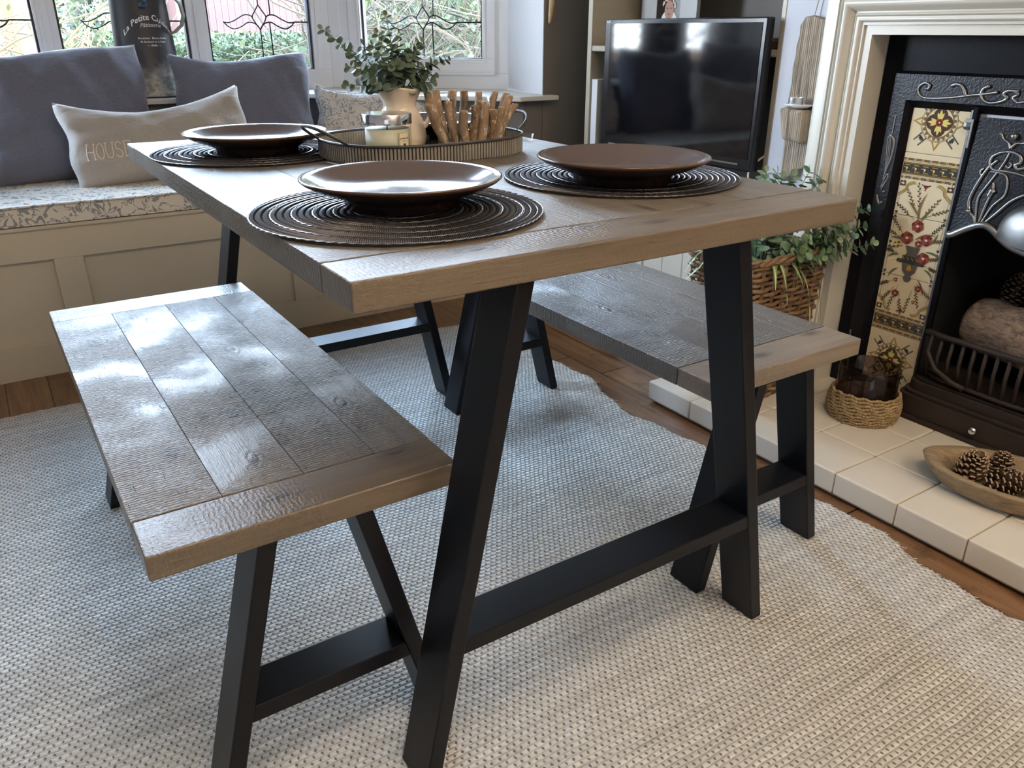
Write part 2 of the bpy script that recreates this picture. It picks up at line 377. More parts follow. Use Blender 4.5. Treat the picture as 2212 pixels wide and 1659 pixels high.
# ------------------------------------------------------------------ mesh helpers
class MB:
    def __init__(s): s.v, s.f, s.mi, s.mats = [], [], [], []
    def mat(s, key):
        if key not in s.mats: s.mats.append(key)
        return s.mats.index(key)
    def add(s, vs, fs, m):
        o = len(s.v); s.v += [tuple(p) for p in vs]; k = s.mat(m)
        for f in fs: s.f.append(tuple(i + o for i in f)); s.mi.append(k)
    def box(s, x0, x1, y0, y1, z0, z1, m='ivory', T=None):
        vs = [(x, y, z) for z in (z0, z1) for y in (y0, y1) for x in (x0, x1)]
        if T: vs = [T @ Vector(p) for p in vs]
        s.add(vs, [(0, 2, 3, 1), (4, 5, 7, 6), (0, 1, 5, 4), (1, 3, 7, 5), (3, 2, 6, 7), (2, 0, 4, 6)], m); return s
    def hexa(s, bot, top, m):
        s.add(list(bot) + list(top), [(3, 2, 1, 0), (4, 5, 6, 7), (0, 1, 5, 4), (1, 2, 6, 5), (2, 3, 7, 6), (3, 0, 4, 7)], m); return s
    def prism(s, poly, a, b, m, plane='XY'):
        """poly of 2D points extruded from a to b along the third axis"""
        def P(p, t):
            if plane == 'XY': return (p[0], p[1], t)
            if plane == 'YZ': return (t, p[0], p[1])
            return (p[0], t, p[1])
        n = len(poly)
        fs = [tuple(range(n))[::-1], tuple(range(n, 2 * n))] + [(i, (i + 1) % n, n + (i + 1) % n, n + i) for i in range(n)]
        s.add([P(p, a) for p in poly] + [P(p, b) for p in poly], fs, m); return s
    def tube(s, pts, r, m, n=6, closed=False, cap=True):
        pts = [Vector(p) for p in pts]; L = len(pts); rs = r if isinstance(r, (list, tuple)) else [r] * L
        vs, fs = [], []; up = None
        for i, p in enumerate(pts):
            if closed: t = pts[(i + 1) % L] - pts[i - 1]
            else: t = pts[min(i + 1, L - 1)] - pts[max(i - 1, 0)]
            if t.length < 1e-9: t = Vector((0, 0, 1))
            t.normalize()
            if up is None: up = Vector((0, 0, 1)) if abs(t.z) < .9 else Vector((1, 0, 0))
            a = t.cross(up)
            if a.length < 1e-4: a = t.orthogonal()
            a.normalize(); b = a.cross(t); up = b
            for k in range(n):
                q = 2 * PI * k / n; vs.append(p + (a * cos(q) + b * sin(q)) * rs[i])
        for i in range(L if closed else L - 1):
            j = (i + 1) % L
            for k in range(n): fs.append((i * n + k, j * n + k, j * n + (k + 1) % n, i * n + (k + 1) % n))
        if cap and not closed: fs += [tuple(range(n)), tuple(range((L - 1) * n, L * n))[::-1]]
        s.add(vs, fs, m); return s
    def lathe(s, prof, m, c=(0, 0, 0), n=48, mfun=None, sx=1., sy=1.):
        vs, L = [], len(prof)
        for r, z in prof:
            for k in range(n):
                q = 2 * PI * k / n; vs.append((c[0] + r * cos(q) * sx, c[1] + r * sin(q) * sy, c[2] + z))
        for i in range(L - 1):
            fs = [(i * n + k, i * n + (k + 1) % n, (i + 1) * n + (k + 1) % n, (i + 1) * n + k) for k in range(n)]
            if i == 0: s.add(vs, fs, mfun(i) if mfun else m); base = len(s.v) - len(vs)
            else:
                kk = s.mat(mfun(i) if mfun else m)
                for f in fs: s.f.append(tuple(q + base for q in f)); s.mi.append(kk)
        return s
    def grid(s, fn, nu, nv, m, closed_u=False, flip=False):
        vs = [fn(i / (nu if closed_u else nu - 1), j / (nv - 1)) for j in range(nv) for i in range(nu)]
        fs = []
        for j in range(nv - 1):
            for i in range(nu if closed_u else nu - 1):
                a, b = j * nu + i, j * nu + (i + 1) % nu
                f = (a, b, b + nu, a + nu); fs.append(f[::-1] if flip else f)
        s.add(vs, fs, m); return s
    def ball(s, c, r, m, n=10, sc=(1, 1, 1)):
        def fn(u, v):
            a, b = 2 * PI * u, PI * (v - .5) * .999
            return (c[0] + r * sc[0] * cos(a) * cos(b), c[1] + r * sc[1] * sin(a) * cos(b), c[2] + r * sc[2] * sin(b))
        return s.grid(fn, n, max(5, n // 2 + 1), m, True)
    def build(s, name, parent=None, smooth=False, bevel=0., seg=2, origin=None, auto=None):
        me = bpy.data.meshes.new(name)
        vs = s.v
        if origin is not None: vs = [(a - origin[0], b - origin[1], c - origin[2]) for a, b, c in vs]
        me.from_pydata(vs, [], s.f)
        for k in s.mats: me.materials.append(M[k])
        me.polygons.foreach_set('material_index', s.mi)
        if smooth: me.polygons.foreach_set('use_smooth', [True] * len(me.polygons))
        me.update()
        o = bpy.data.objects.new(name, me); COL.objects.link(o)
        if origin is not None: o.location = origin
        if parent is not None: o.parent = parent
        if bevel:
            b = o.modifiers.new('bevel', 'BEVEL'); b.width = bevel; b.segments = seg; b.limit_method = 'ANGLE'; b.angle_limit = .7
            b.harden_normals = False
        if auto is not None:
            bm = bmesh.new(); bm.from_mesh(me)
            for e in bm.edges:
                if len(e.link_faces) == 2 and e.calc_face_angle(0) > auto: e.smooth = False
            bm.to_mesh(me); bm.free(); me.polygons.foreach_set('use_smooth', [True] * len(me.polygons))
        return o

def tag(o, label=None, cat=None, group=None, kind=None):
    if label: o['label'] = label
    if cat: o['category'] = cat
    if group: o['group'] = group
    if kind: o['kind'] = kind
    return o
def thing(name, label, cat, loc=(0, 0, 0), rz=0., group=None, rot=None):
    o = bpy.data.objects.new(name, None); COL.objects.link(o)
    o.location = loc; o.rotation_euler = rot or (0, 0, rz); o.empty_display_size = .05
    return tag(o, label, cat, group)
def copy_tree(o, parent=None):
    c = o.copy(); COL.objects.link(c); c.parent = parent
    for ch in [x for x in bpy.data.objects if x.parent == o]: copy_tree(ch, c)
    return c
def struct(name, mb, **kw): return tag(mb.build(name, **kw), kind='structure')
def text_geo(body, size=1., bold=0.):
    """outline of a line of text as (verts, faces), centred on x, baseline 0"""
    cu = bpy.data.curves.new('t', 'FONT'); cu.body = body; cu.size = size; cu.align_x = 'CENTER'; cu.offset = bold
    cu.resolution_u = 2
    ob = bpy.data.objects.new('t', cu); COL.objects.link(ob)
    dg = bpy.context.evaluated_depsgraph_get(); me = bpy.data.meshes.new_from_object(ob.evaluated_get(dg))
    vs = [tuple(v.co) for v in me.vertices]; fs = [tuple(p.vertices) for p in me.polygons]
    bpy.data.objects.remove(ob); bpy.data.curves.remove(cu); bpy.data.meshes.remove(me)
    return vs, fs

# ------------------------------------------------------------------ room shell
ZF = -.012          # floor; the top of the rug is z = 0
CEIL = 2.45
YW = 2.08           # window wall
XR, XB = 2.05, 1.71  # alcove wall, chimney breast
BY0, BY1 = -.725, .925
XL, YB = -2.6, -3.3
struct('floor', MB().box(XL, XR + .05, YB, 3.0, ZF - .06, ZF, 'floor'))
struct('ceiling', MB().box(XL - .1, XR + .1, YB - .1, 3.1, CEIL, CEIL + .05, 'ceiling'))
struct('wall_left', MB().box(XL - .1, XL, YB, YW, ZF, CEIL, 'wall_light'))
struct('wall_back', MB().box(XL - .1, XR + .1, YB - .1, YB, ZF, CEIL, 'wall_light'))
struct('wall_right', MB().box(XR, XR + .1, YB, YW + .1, ZF, CEIL, 'wall_dark'))
mb = MB()
OY0, OY1, OZ = -.16, .36, .66
mb.box(XB, XR, OY1, BY1, ZF, CEIL, 'wall_light'); mb.box(XB, XR, BY0, OY0, ZF, CEIL, 'wall_light')
mb.box(XB, XR, OY0, OY1, OZ, CEIL, 'wall_light')
struct('wall_chimney_breast', mb)
# window wall with the bay
ZS = .757
mb = MB()
mb.box(1.722, XR, YW, YW + .12, ZF, CEIL, 'wall_dark'); mb.box(1.6925, 1.722, YW, YW + .004, ZF, CEIL, 'wall_dark'); mb.box(XL, -1.11, YW, YW + .12, ZF, CEIL, 'wall_dark')
mb.box(-1.09, 1.70, YW, YW + .12, 2.30, CEIL, 'wall_dark')
struct('wall_front', mb)
BC = .305
def mir(p): return (2 * BC - p[0], p[1])
inner = [(1.70, 2.085), (1.60, 2.085), (.935, 2.675)]; inner = inner + [mir(p) for p in inner[::-1]]
outer = [(1.80, 2.30), (1.76, 2.45), (1.16, 2.99)]; outer = outer + [mir(p) for p in outer[::-1]]
for i, nm in enumerate(('wall_bay_right_return', 'wall_bay_right', 'wall_bay_centre', 'wall_bay_left', 'wall_bay_left_return')):
    mb = MB(); a, b, c, d = inner[i], inner[i + 1], outer[i + 1], outer[i]
    mb.hexa([(*b, ZF), (*a, ZF), (*d, ZF), (*c, ZF)], [(*b, .739), (*a, .739), (*d, .739), (*c, .739)], 'wall_dark')
    struct(nm, mb)
mb = MB()
for s in (0, 1):
    P = [(1.6915, 2.0842), (1.7215, 2.0842), (1.7215, 2.21), (1.90, 2.21), (1.95, 2.50), (1.757, 2.440)]
    if s: P = [mir(p) for p in P][::-1]
    mb.prism(P, .757, 2.30, 'reveal', 'XY')
struct('wall_bay_reveal', mb)
mb = MB(); P = [(1.70, 2.09), (1.95, 2.5), (1.15, 3.05), (-.54, 3.05), (-1.34, 2.5), (-1.09, 2.09)]
mb.prism(P, 2.28, 2.33, 'ceiling', 'XY')
struct('ceiling_bay', mb)
mb = MB()
P = [(1.735, 2.028), (1.735, 2.079), (1.690, 2.079), (1.757, 2.44), (1.155, 2.985), (-.545, 2.985), (-1.147, 2.44), (-1.08, 2.079), (-1.125, 2.079), (-1.125, 2.028), (-.94, 2.028), (-.30, 2.635), (.91, 2.635), (1.55, 2.028)]
mb.prism(P, .7395, ZS, 'sill_white', 'XY')
sill = struct('trim_1', mb, bevel=.003); sill['label'] = 'white painted window sill following the bay'

def window(name, org, ang, L, cells, glass_z, frame_b, opening, with_sash):
    """org: left corner of frame face; cells: glass spans (s0,s1); local x along, y outward"""
    root = bpy.data.objects.new(name, None); COL.objects.link(root); root.location = (org[0], org[1], 0); root.rotation_euler = (0, 0, ang)
    root['kind'] = 'structure'
    ZT = 2.28; f = MB(); d = .07
    edges = [0.] + [x for c in cells for x in c] + [L]
    f.box(0, L, 0, d, ZS, frame_b, 'upvc'); f.box(0, L, 0, d, 2.22, ZT, 'upvc')
    for i in range(0, len(edges), 2): f.box(edges[i], edges[i + 1], 0, d, frame_b, 2.22, 'upvc')
    # raised ribs of the profile
    for i in range(0, len(edges), 2):
        a, b = edges[i], edges[i + 1]
        if b - a > .05:
            m_ = (a + b) / 2 if 0 < i < len(edges) - 2 else (b - .03 if i == 0 else a + .03)
            f.box(m_ - .012, m_ + .012, -.006, 0, frame_b, 2.22, 'upvc')
            f.box(a, a + .012, .0, -.004, frame_b, 2.22, 'upvc') if i else None
    f.build('frame', root, bevel=.003)
    for a, b in cells:
        if with_sash:
            s = MB(); w = .055; so = -.014
            s.box(a - w, b + w, so, 0, frame_b - .008, glass_z, 'upvc'); s.box(a - w, b + w, so, 0, 2.19, 2.24, 'upvc')
            s.box(a - w, a, so, 0, glass_z, 2.19, 'upvc'); s.box(b, b + w, so, 0, glass_z, 2.19, 'upvc')
            s.box(a - w + .012, b + w - .012, so - .006, so, frame_b + .004, frame_b + .012, 'upvc')
            s.box(a - .018, b + .018, so - .005, so, glass_z - .018, glass_z - .006, 'upvc')
            s.box(a - .016, a - .006, so - .005, so, glass_z, 2.19, 'upvc'); s.box(b + .006, b + .016, so - .005, so, glass_z, 2.19, 'upvc')
            s.build('sash', root, bevel=.0025)
        g = MB(); g.box(a, a + .008, .012, .05, glass_z, 2.19, 'gasket'); g.box(b - .008, b, .012, .05, glass_z, 2.19, 'gasket')
        g.box(a, b, .012, .05, glass_z - .003, glass_z + .003, 'gasket'); g.build('gasket', root)
        p = MB(); p.box(a, b, .030, .034, glass_z, 2.19, 'pane'); p.build('pane', root)
        # leaded decoration
        l = MB(); c = (a + b) / 2 + .002; zl = 1.028; u = .000686 * (1.0 if not with_sash else .98); y = .026; r = .0028
        def ln(pts, rr=r): l.tube([(c + px * u, y, zl - pz * u) for px, pz in pts], rr, 'lead', 5)
        for sg in (-1, 1):
            def cur(pts):
                P = [Vector((sg * q[0], q[1], 0)) for q in pts]; out = []
                for i in range(len(P) - 1):
                    p0, p1, p2, p3 = P[max(i - 1, 0)], P[i], P[i + 1], P[min(i + 2, len(P) - 1)]
                    for k in range(4):
                        t = k / 4; out.append(tuple((p1 * 2 + (p2 - p0) * t + (p0 * 2 - p1 * 5 + p2 * 4 - p3) * t * t + (p1 * 3 - p0 - p2 * 3 + p3) * t ** 3)[:2])) if False else None
                        q = .5 * ((2 * p1) + (p2 - p0) * t + (2 * p0 - 5 * p1 + 4 * p2 - p3) * t * t + (3 * p1 - p0 - 3 * p2 + p3) * t ** 3)
                        out.append((q.x, q.y))
                out.append((P[-1].x, P[-1].y)); return out
            ln(cur([(0, -92), (25, -55), (42, -25), (25, 10), (0, 45)]))
            ln(cur([(42, -25), (60, -36), (95, -36), (140, -12), (185, 6), (222, 4)]))
            ln(cur([(0, 45), (18, 20), (45, 6), (75, 6), (110, 26), (155, 42), (195, 28), (222, 0)]))
            ln([(70, -36), (72, -1700)]); ln([(62, 8), (66, 260 if not with_sash else 205)])
            ln([(222, 2), ((b - a) / 2 / u, 2)])
        ln([(0, -92), (0, -1700)]); ln([(0, 45), (0, 260 if not with_sash else 205)])
        l.build('leading', root)
    return root
W1 = window('window_1', (-.545, 2.96), 0, 1.70, [(.085, .551), (.626, 1.096), (1.175, 1.615)], .836, .836, None, False)
DX, DY = .76, -.65; LR = .797
W2 = window('window_2', (1.756 - DX * LR, 2.436 - DY * LR), math.atan2(DY, DX), LR, [(LR - .652, LR - .114)], .882, .822, None, True)
W3 = window('window_3', (-1.146, 2.436), math.atan2(.65, .76), LR, [(.114, .652)], .882, .822, None, True)
mb = MB()   # corner posts of the bay
for s in (0, 1):
    P = [(1.148, 2.955), (1.185, 2.922), (1.235, 2.985), (1.20, 3.04), (1.148, 3.04)]
    if s: P = [mir(p) for p in P][::-1]
    mb.prism(P, ZS, 2.30, 'upvc', 'XY')
struct('trim_2', mb, bevel=.003)

# ------------------------------------------------------------------ window seat
seat = thing('window_seat', 'long cream panelled window seat built into the bay', 'window seat', (0, 2.03, ZF))
def L(o, p=None): return o
y0 = 2.03
mb = MB(); mb.box(-1.10, 1.685, y0 + .016, 2.66, ZF, .446, 'seat_paint')
stiles = [(-1.10, -.98), (-.72, -.64), (-.154, -.072), (.577, .66), (1.14, 1.22), (1.60, 1.685)]
mb2 = MB(); mb2.box(-1.10, 1.685, y0, y0 + .016, .354, .446, 'seat_paint'); mb2.box(-1.10, 1.685, y0, y0 + .016, ZF, .093, 'seat_paint')
for a, b in stiles: mb2.box(a, b, y0, y0 + .016, .093, .354, 'seat_paint')
mb3 = MB(); mb3.box(-1.105, 1.688, y0 - .008, 2.66, .446, .460, 'seat_paint')
# clip the box to the angled bay walls
def clip_bay(mbx):
    mbx.v = [((min(x, 1.688 - max(0, y - 2.09) * 1.12) if x > .3 else max(x, -1.105 + max(0, y - 2.09) * 1.12)), y, z) for x, y, z in mbx.v]
for b in (mb, mb3): clip_bay(b)
o = mb.build('carcass', seat, origin=(0, y0, ZF)); o.location = (0, 0, 0)
o = mb2.build('panel_frame', seat, bevel=.0012, origin=(0, y0, ZF)); o.location = (0, 0, 0)
o = mb3.build('seat_board', seat, bevel=.004, origin=(0, y0, ZF)); o.location = (0, 0, 0)

pad = thing('seat_pad', 'long floral print seat pad lying on the window seat', 'seat cushion', (0, 2.03, .4605))
mb = MB()
def padfn(u, v):
    x = -1.09 + 2.77 * u; q = v * 4
    import math as _m
    if q < 1: y, z = 2.022, .004 + .052 * q
    elif q < 3: y, z = 2.022 + .60 * (q - 1) / 2, .058 + .006 * sin(PI * (q - 1) / 2) + .003 * sin(x * 7.) * sin(PI * (q - 1) / 2)
    else: y, z = 2.622, .058 - .054 * (q - 3)
    lim = max(0, y - 2.09) * 1.10
    x = min(x, 1.68 - lim); x = max(x, -1.09 + lim)
    return (x, y - 2.03, z)
mb.grid(padfn, 60, 17, 'floral_pad', flip=True)
mb.grid(lambda u, v: (-1.09 + 2.77 * u if v < .5 else max(-.51, min(1.1, -1.09 + 2.77 * u)), -.008 if v < .5 else .592, .002), 60, 2, 'floral_pad')
mb.build('pad', pad, smooth=True, auto=.8)
mb = MB(); mb.tube([(-1.09 + 2.77 * i / 40, -.011, .0575 + .001 * sin(i)) for i in range(41)], .0035, 'floral_pad')
mb.tube([(-1.09 + 2.77 * i / 40, -.011, .0045) for i in range(41)], .0035, 'floral_pad'); mb.build('piping', pad, smooth=True)

# ------------------------------------------------------------------ table and benches
TW, TL, TT, TH = .806, 1.262, .0346, .765
def leg_frame(root, W, h, yf, depth, lw, xt, xb, zc, ch, names='leg'):
    """one A-shaped end frame; xt/xb distance of the leg's outer edge from the side at top / bottom"""
    for s in (-1, 1):
        def X(d): return d if s < 0 else W - d
        bot = [X(xb), X(xb + lw)]; top = [X(xt), X(xt + lw)]
        if s > 0: bot, top = bot[::-1], top[::-1]
        m = MB(); m.hexa([(bot[0], yf, 0), (bot[1], yf, 0), (bot[1], yf + depth, 0), (bot[0], yf + depth, 0)],
                         [(top[0], yf, h - .003), (top[1], yf, h - .003), (top[1], yf + depth, h - .003), (top[0], yf + depth, h - .003)], 'black')
        m.build('leg', root, bevel=.0022)
    def xi(z): return xt + lw + (xb - xt) * (h - z) / h
    m = MB(); a0, a1 = xi(zc) , xi(zc + ch)
    m.hexa([(a0, yf + .001, zc), (W - a0, yf + .001, zc), (W - a0, yf + depth - .001, zc), (a0, yf + depth - .001, zc)],
           [(a1, yf + .001, zc + ch), (W - a1, yf + .001, zc + ch), (W - a1, yf + depth - .001, zc + ch), (a1, yf + depth - .001, zc + ch)], 'black')
    m.build('crossbar', root, bevel=.0018)
    m = MB(); m.box(xt - .06, W - xt + .06, yf + .004, yf + depth - .004, h - .004, h, 'black'); m.build('top_plate', root)
def boards(root, W, Lg, t, h, bb, splits, mf, me, name):
    m = MB(); g = .0003; xs = [0] + [W * s for s in splits] + [W]
    for a, b in zip(xs, xs[1:]): m.box(a + (g if a else 0), b - (g if b < W else 0), bb + .0008, Lg - bb - .0008, h - t, h, mf)
    m.build(name, root, bevel=.0010, seg=2)
    for y in (0, Lg - bb):
        m = MB(); m.box(0, W, y, y + bb, h - t - .0004, h - .0003, me); m.build('end_board', root, bevel=.003, seg=3)
table = thing('dining_table', 'weathered oak-grey dining table on black A-frame steel legs', 'dining table', (0, 0, 0))
boards(table, TW, TL, TT, TH, .085, (.2, .41, .62, .81), 'wood_table', 'wood_table_end', 'tabletop')
leg_frame(table, TW, TH - TT, .015, .0733, .025, .2075, .0532, .218, .0248)
leg_frame(table, TW, TH - TT, TL - .015 - .0733, .0733, .025, .2075, .0532, .218, .0248)
def bench(x, y, rz, label, mf, me):
    r = thing('bench', label, 'bench', (x, y, 0), math.radians(rz), 'benches beside the dining table')
    boards(r, .4032, 1.0286, .0338, .4505, .085, (.27, .535, .79), mf, me, 'seat')
    leg_frame(r, .4032, .4505 - .0338, .0058, .0733, .025, .1252, .0238, .1461, .0258)
    leg_frame(r, .4032, .4505 - .0338, .9412, .0733, .025, .1252, .0238, .1461, .0258)
    return r
bench(-.2232, .1195, .193, 'grey wooden bench with black legs, nearest the camera, left of the table', 'wood_field', 'wood_end')
bench(.6715, .1186, .149, 'dark grey wooden bench with black legs between the table and the hearth', 'wood_dark', 'wood_dark_end')

# ------------------------------------------------------------------ rug
rug = thing('rug', 'cream and grey chunky woven rug under the table and benches', 'rug', (0, 0, ZF))
mb = MB()
def edgeR(y): return 1.158 + .024 * sin(y * 5.3 + 1) + .016 * sin(y * 13.1) + .006 * sin(y * 37) + .002 * sin(y * 140)
def edgeF(x): return 1.755 + .02 * sin(x * 4.3) + .008 * sin(x * 15) + .002 * sin(x * 150)
def rugfn(u, v):
    x0, y0_ = -1.75, -1.9
    yy = y0_ + (edgeF(-1.75 + 2.9 * u) - y0_) * v
    xx = x0 + (edgeR(yy) - x0) * u
    d = min(1, (1 - u) * 2.9 / .012, (1 - v) * 3.6 / .012)
    return (xx, yy, .0115 * math.sqrt(max(0, 1 - (1 - d) ** 2)) + .0005 * sin(xx * 23) * sin(yy * 19))
mb.grid(rugfn, 360, 440, 'rug')
mb.build('rug_weave', rug, smooth=True)
mb = MB()   # loose fringe along the right and far edges
for i in range(420):
    if i < 300: y = -1.0 + 2.74 * i / 300; p = Vector((edgeR(y) - .003, y, .006)); d = Vector((1, random.uniform(-.6, .6), -.35))
    else: x = -1.0 + 2.1 * (i - 300) / 120; p = Vector((x, edgeF(x) - .003, .006)); d = Vector((random.uniform(-.6, .6), 1, -.35))
    ln_ = random.uniform(.004, .014); mb.tube([p, p + d * ln_ * .5, p + d * ln_ + Vector((0, 0, .0))], [.0016, .0012, .0006], 'rug', 4)
f = mb.build('fringe', rug); f['kind'] = 'stuff'

# ------------------------------------------------------------------ placemats and plates
matroot = thing('placemat', '', 'placemat', (0, 0, 0), 0, 'round woven placemats on the table')
mb = MB(); rings = 21
for k in range(rings):
    r = .010 + (.1925 - .010) * k / (rings - 1); nl = max(8, int(2 * PI * r / .0052)); steps = nl * 4
    for s in (0, 1):
        pts = []
        for i in range(steps):
            a = 2 * PI * i / steps; ph = 2 * PI * i / 4 + PI * s
            rr = r + .0046 * cos(ph + .4); z = .0028 + .0012 * sin(ph) - .0006 * (k % 3 == 0)
            pts.append((rr * cos(a), rr * sin(a), z))
        mb.tube(pts, .00092, 'mat_strand', 4, closed=True)
    if k % 3 == 2:
        n = max(24, int(r * 900))
        for s in (0, 1): mb.tube([((r + .0046 + .0009 * cos(i * 1.57 + PI * s)) * cos(2 * PI * i / n), (r + .0046 + .0009 * cos(i * 1.57 + PI * s)) * sin(2 * PI * i / n), .0036 + .0006 * sin(i * 1.57 + PI * s)) for i in range(n)], .0008, 'mat_strand', 4, closed=True)
mb.build('woven_rings', matroot, smooth=True)
plateroot = thing('plate', '', 'plate', (0, 0, 0), 0, 'brown stoneware plates on the placemats')
prof = [(0, .010), (.045, .0085), (.074, .007), (.0765, 0), (.0795, 0), (.0800, .010), (.094, .0165), (.120, .026), (.136, .0345), (.1393, .0375), (.1390, .0395), (.1365, .0400), (.130, .0365), (.112, .0262), (.092, .0190), (.070, .0158), (.04, .0148), (0, .0146)]
mb = MB(); mb.lathe(prof, 'plate_in', n=72, mfun=lambda i: 'plate_out' if i < 8 else ('plate_rim' if i < 11 else 'plate_in'))
mb.build('dish', plateroot, smooth=True)
spots = [((.185, .277), (.203, .300), 'closest to the left bench', 'nearest the camera on the left half of the table'),
         ((.191, .960), (.193, .938), 'at the far left corner by the cushions', 'at the far left, beside the tray handle'),
         ((.627, .335), (.592, .290), 'on the right, near the television', 'on the right, in front of the television'),
         ((.627, 1.000), (.618, .985), 'at the far right corner, mostly behind the tray', 'almost hidden behind the metal tray')]
for i, (m_, p_, ml, pl) in enumerate(spots):
    a = matroot if i == 0 else copy_tree(matroot); a.location = (*m_, TH + .0006); a.rotation_euler.z = i * .7
    a['label'] = 'round dark woven placemat ' + ml
    b = plateroot if i == 0 else copy_tree(plateroot); b.location = (*p_, TH + .0058)
    b['label'] = 'glossy brown footed plate ' + pl

# ------------------------------------------------------------------ tray and what stands in it
TC = (.476, .768); TZ = TH
tray = thing('oval_tray', 'ribbed galvanised metal oval tray in the middle of the table', 'tray', (TC[0], TC[1], TZ), .09)
A_, B_ = .204, .160
def sup(t, a, b, e=2.5):
    c, s_ = cos(t), sin(t); return (a * abs(c) ** (2 / e) * (1 if c > 0 else -1), b * abs(s_) ** (2 / e) * (1 if s_ > 0 else -1))
pts = []; n0 = 4000; P0 = [sup(2 * PI * i / n0, 1 * A_, B_) for i in range(n0)]
acc = [0]
for i in range(1, n0 + 1): acc.append(acc[-1] + math.dist(P0[i % n0], P0[i - 1]))
ribs = 176; per = 6; NT = ribs * per; ring = []
j = 0
for i in range(NT):
    t = acc[-1] * i / NT
    while acc[j + 1] < t: j += 1
    p, q = P0[j], P0[(j + 1) % n0]; tx, ty = q[0] - p[0], q[1] - p[1]; l_ = math.hypot(tx, ty) or 1
    ring.append((p[0], p[1], ty / l_, -tx / l_, i % per))
mb = MB()
vs = []; fs = []
for z, inset in ((.004, .004), (.006, .0), (.0355, 0)):
    for x, y, nx, ny, k in ring:
        g = (-.0016 if k == 0 else (.0004 if k in (2, 3, 4) else -.0002)) - inset
        vs.append((x + nx * g, y + ny * g, z))
mb.add(vs, [], 'zinc')
for lvl in (0, 1):
    for i in range(NT):
        f_ = (lvl * NT + i, lvl * NT + (i + 1) % NT, (lvl + 1) * NT + (i + 1) % NT, (lvl + 1) * NT + i)
        mb.f.append(f_); mb.mi.append(mb.mat('zinc_groove' if (ring[i][4] in (5, 0)) else 'zinc'))
vs2 = []
for z in (.0355, .004):
    for x, y, nx, ny, k in ring:
        g = (-.0012 if k == 0 else .0004) - .0022; vs2.append((x + nx * g, y + ny * g, z))
mb.add(vs2, [(i, (i + 1) % NT, NT + (i + 1) % NT, NT + i) for i in range(NT)], 'zinc')
base = [(x - nx * .006, y - ny * .006) for x, y, nx, ny, k in ring[::per]]
mb.prism(base, 0, .0035, 'zinc', 'XY')
mb.build('tray_body', tray)
mb = MB(); mb.tube([(x, y, .037) for x, y, nx, ny, k in ring[::per]], .0028, 'rim_dark', 8, closed=True); mb.build('rim', tray, smooth=True)
for s in (-1, 1):
    mb = MB(); pts = []
    for i in range(25):
        t = PI * i / 24
        yy = .058 * cos(t) * (1.0 if True else 0); out = sin(t) ** .8 * .052
        pts.append((s * (A_ - .008 + out), yy, .037 + out * .62))
    mb.tube(pts, .0029, 'rim_dark', 8); mb.build('handle', tray, smooth=True)

cand = thing('jar_candle', 'cream candle in a glass jar with a silver lid band, standing in the tray', 'candle', (.392, .752, TZ + .0045))
cr = .046
mb = MB(); mb.lathe([(0, .001), (cr - .003, .001), (cr, .004), (cr, .066), (cr - .0032, .066), (cr - .0032, .006), (0, .006)], 'glass_clear', n=64); mb.build('jar', cand, smooth=True, auto=.6)
mb = MB(); mb.lathe([(0, .0065), (cr - .0036, .0065), (cr - .0036, .052), (cr - .012, .0495), (0, .0485)], 'wax', n=64); mb.build('wax', cand, smooth=True)
mb = MB(); mb.tube([(0, 0, .048), (.001, .001, .056), (.003, 0, .060)], .0012, 'wick', 6); mb.build('wick', cand)
mb = MB(); mb.lathe([(cr - .001, .0605), (cr + .0022, .0605), (cr + .0022, .0775), (cr + .0012, .079), (0, .0795)], 'chrome', n=64, mfun=lambda i: 'chrome'); mb.build('lid', cand, smooth=True, auto=.6)
lab = MB(); a0 = math.radians(-57) + .33
def cyl_dec(mbx, vs, fs, r, ang, z, m):
    mbx.add([(r * cos(ang + x / r), r * sin(ang + x / r), z + y) for x, y, *_ in vs], fs, m)
def strip(w, h, n=8, y=0.):
    vs = [(-w / 2 + w * i / n, y + dy) for dy in (0, h) for i in range(n + 1)]
    return vs, [(i, i + 1, n + 2 + i, n + 1 + i) for i in range(n)]
la = math.radians(-90 + 18)
cyl_dec(lab, *strip(.026, .043), cr + .0006, la, .004, 'label_cream')
for w, yy, hh in ((.023, .0455, .0005), (.023, .0055, .0005)): cyl_dec(lab, *strip(w, hh), cr + .0009, la, yy, 'ink')
for s in (-1, 1): cyl_dec(lab, *strip(.0005, .04, 1), cr + .0009, la + s * .0115 / cr, .0055, 'ink')
cyl_dec(lab, *strip(.0062, .013, 3), cr + .0009, la, .0135, 'ink')
v_, f_ = text_geo('JO MALONE', .0040, .00006); cyl_dec(lab, v_, f_, cr + .0010, la, .0345, 'ink')
v_, f_ = text_geo('LONDON', .0022); cyl_dec(lab, v_, f_, cr + .0010, la, .0305, 'ink')
lab.build('label', cand)

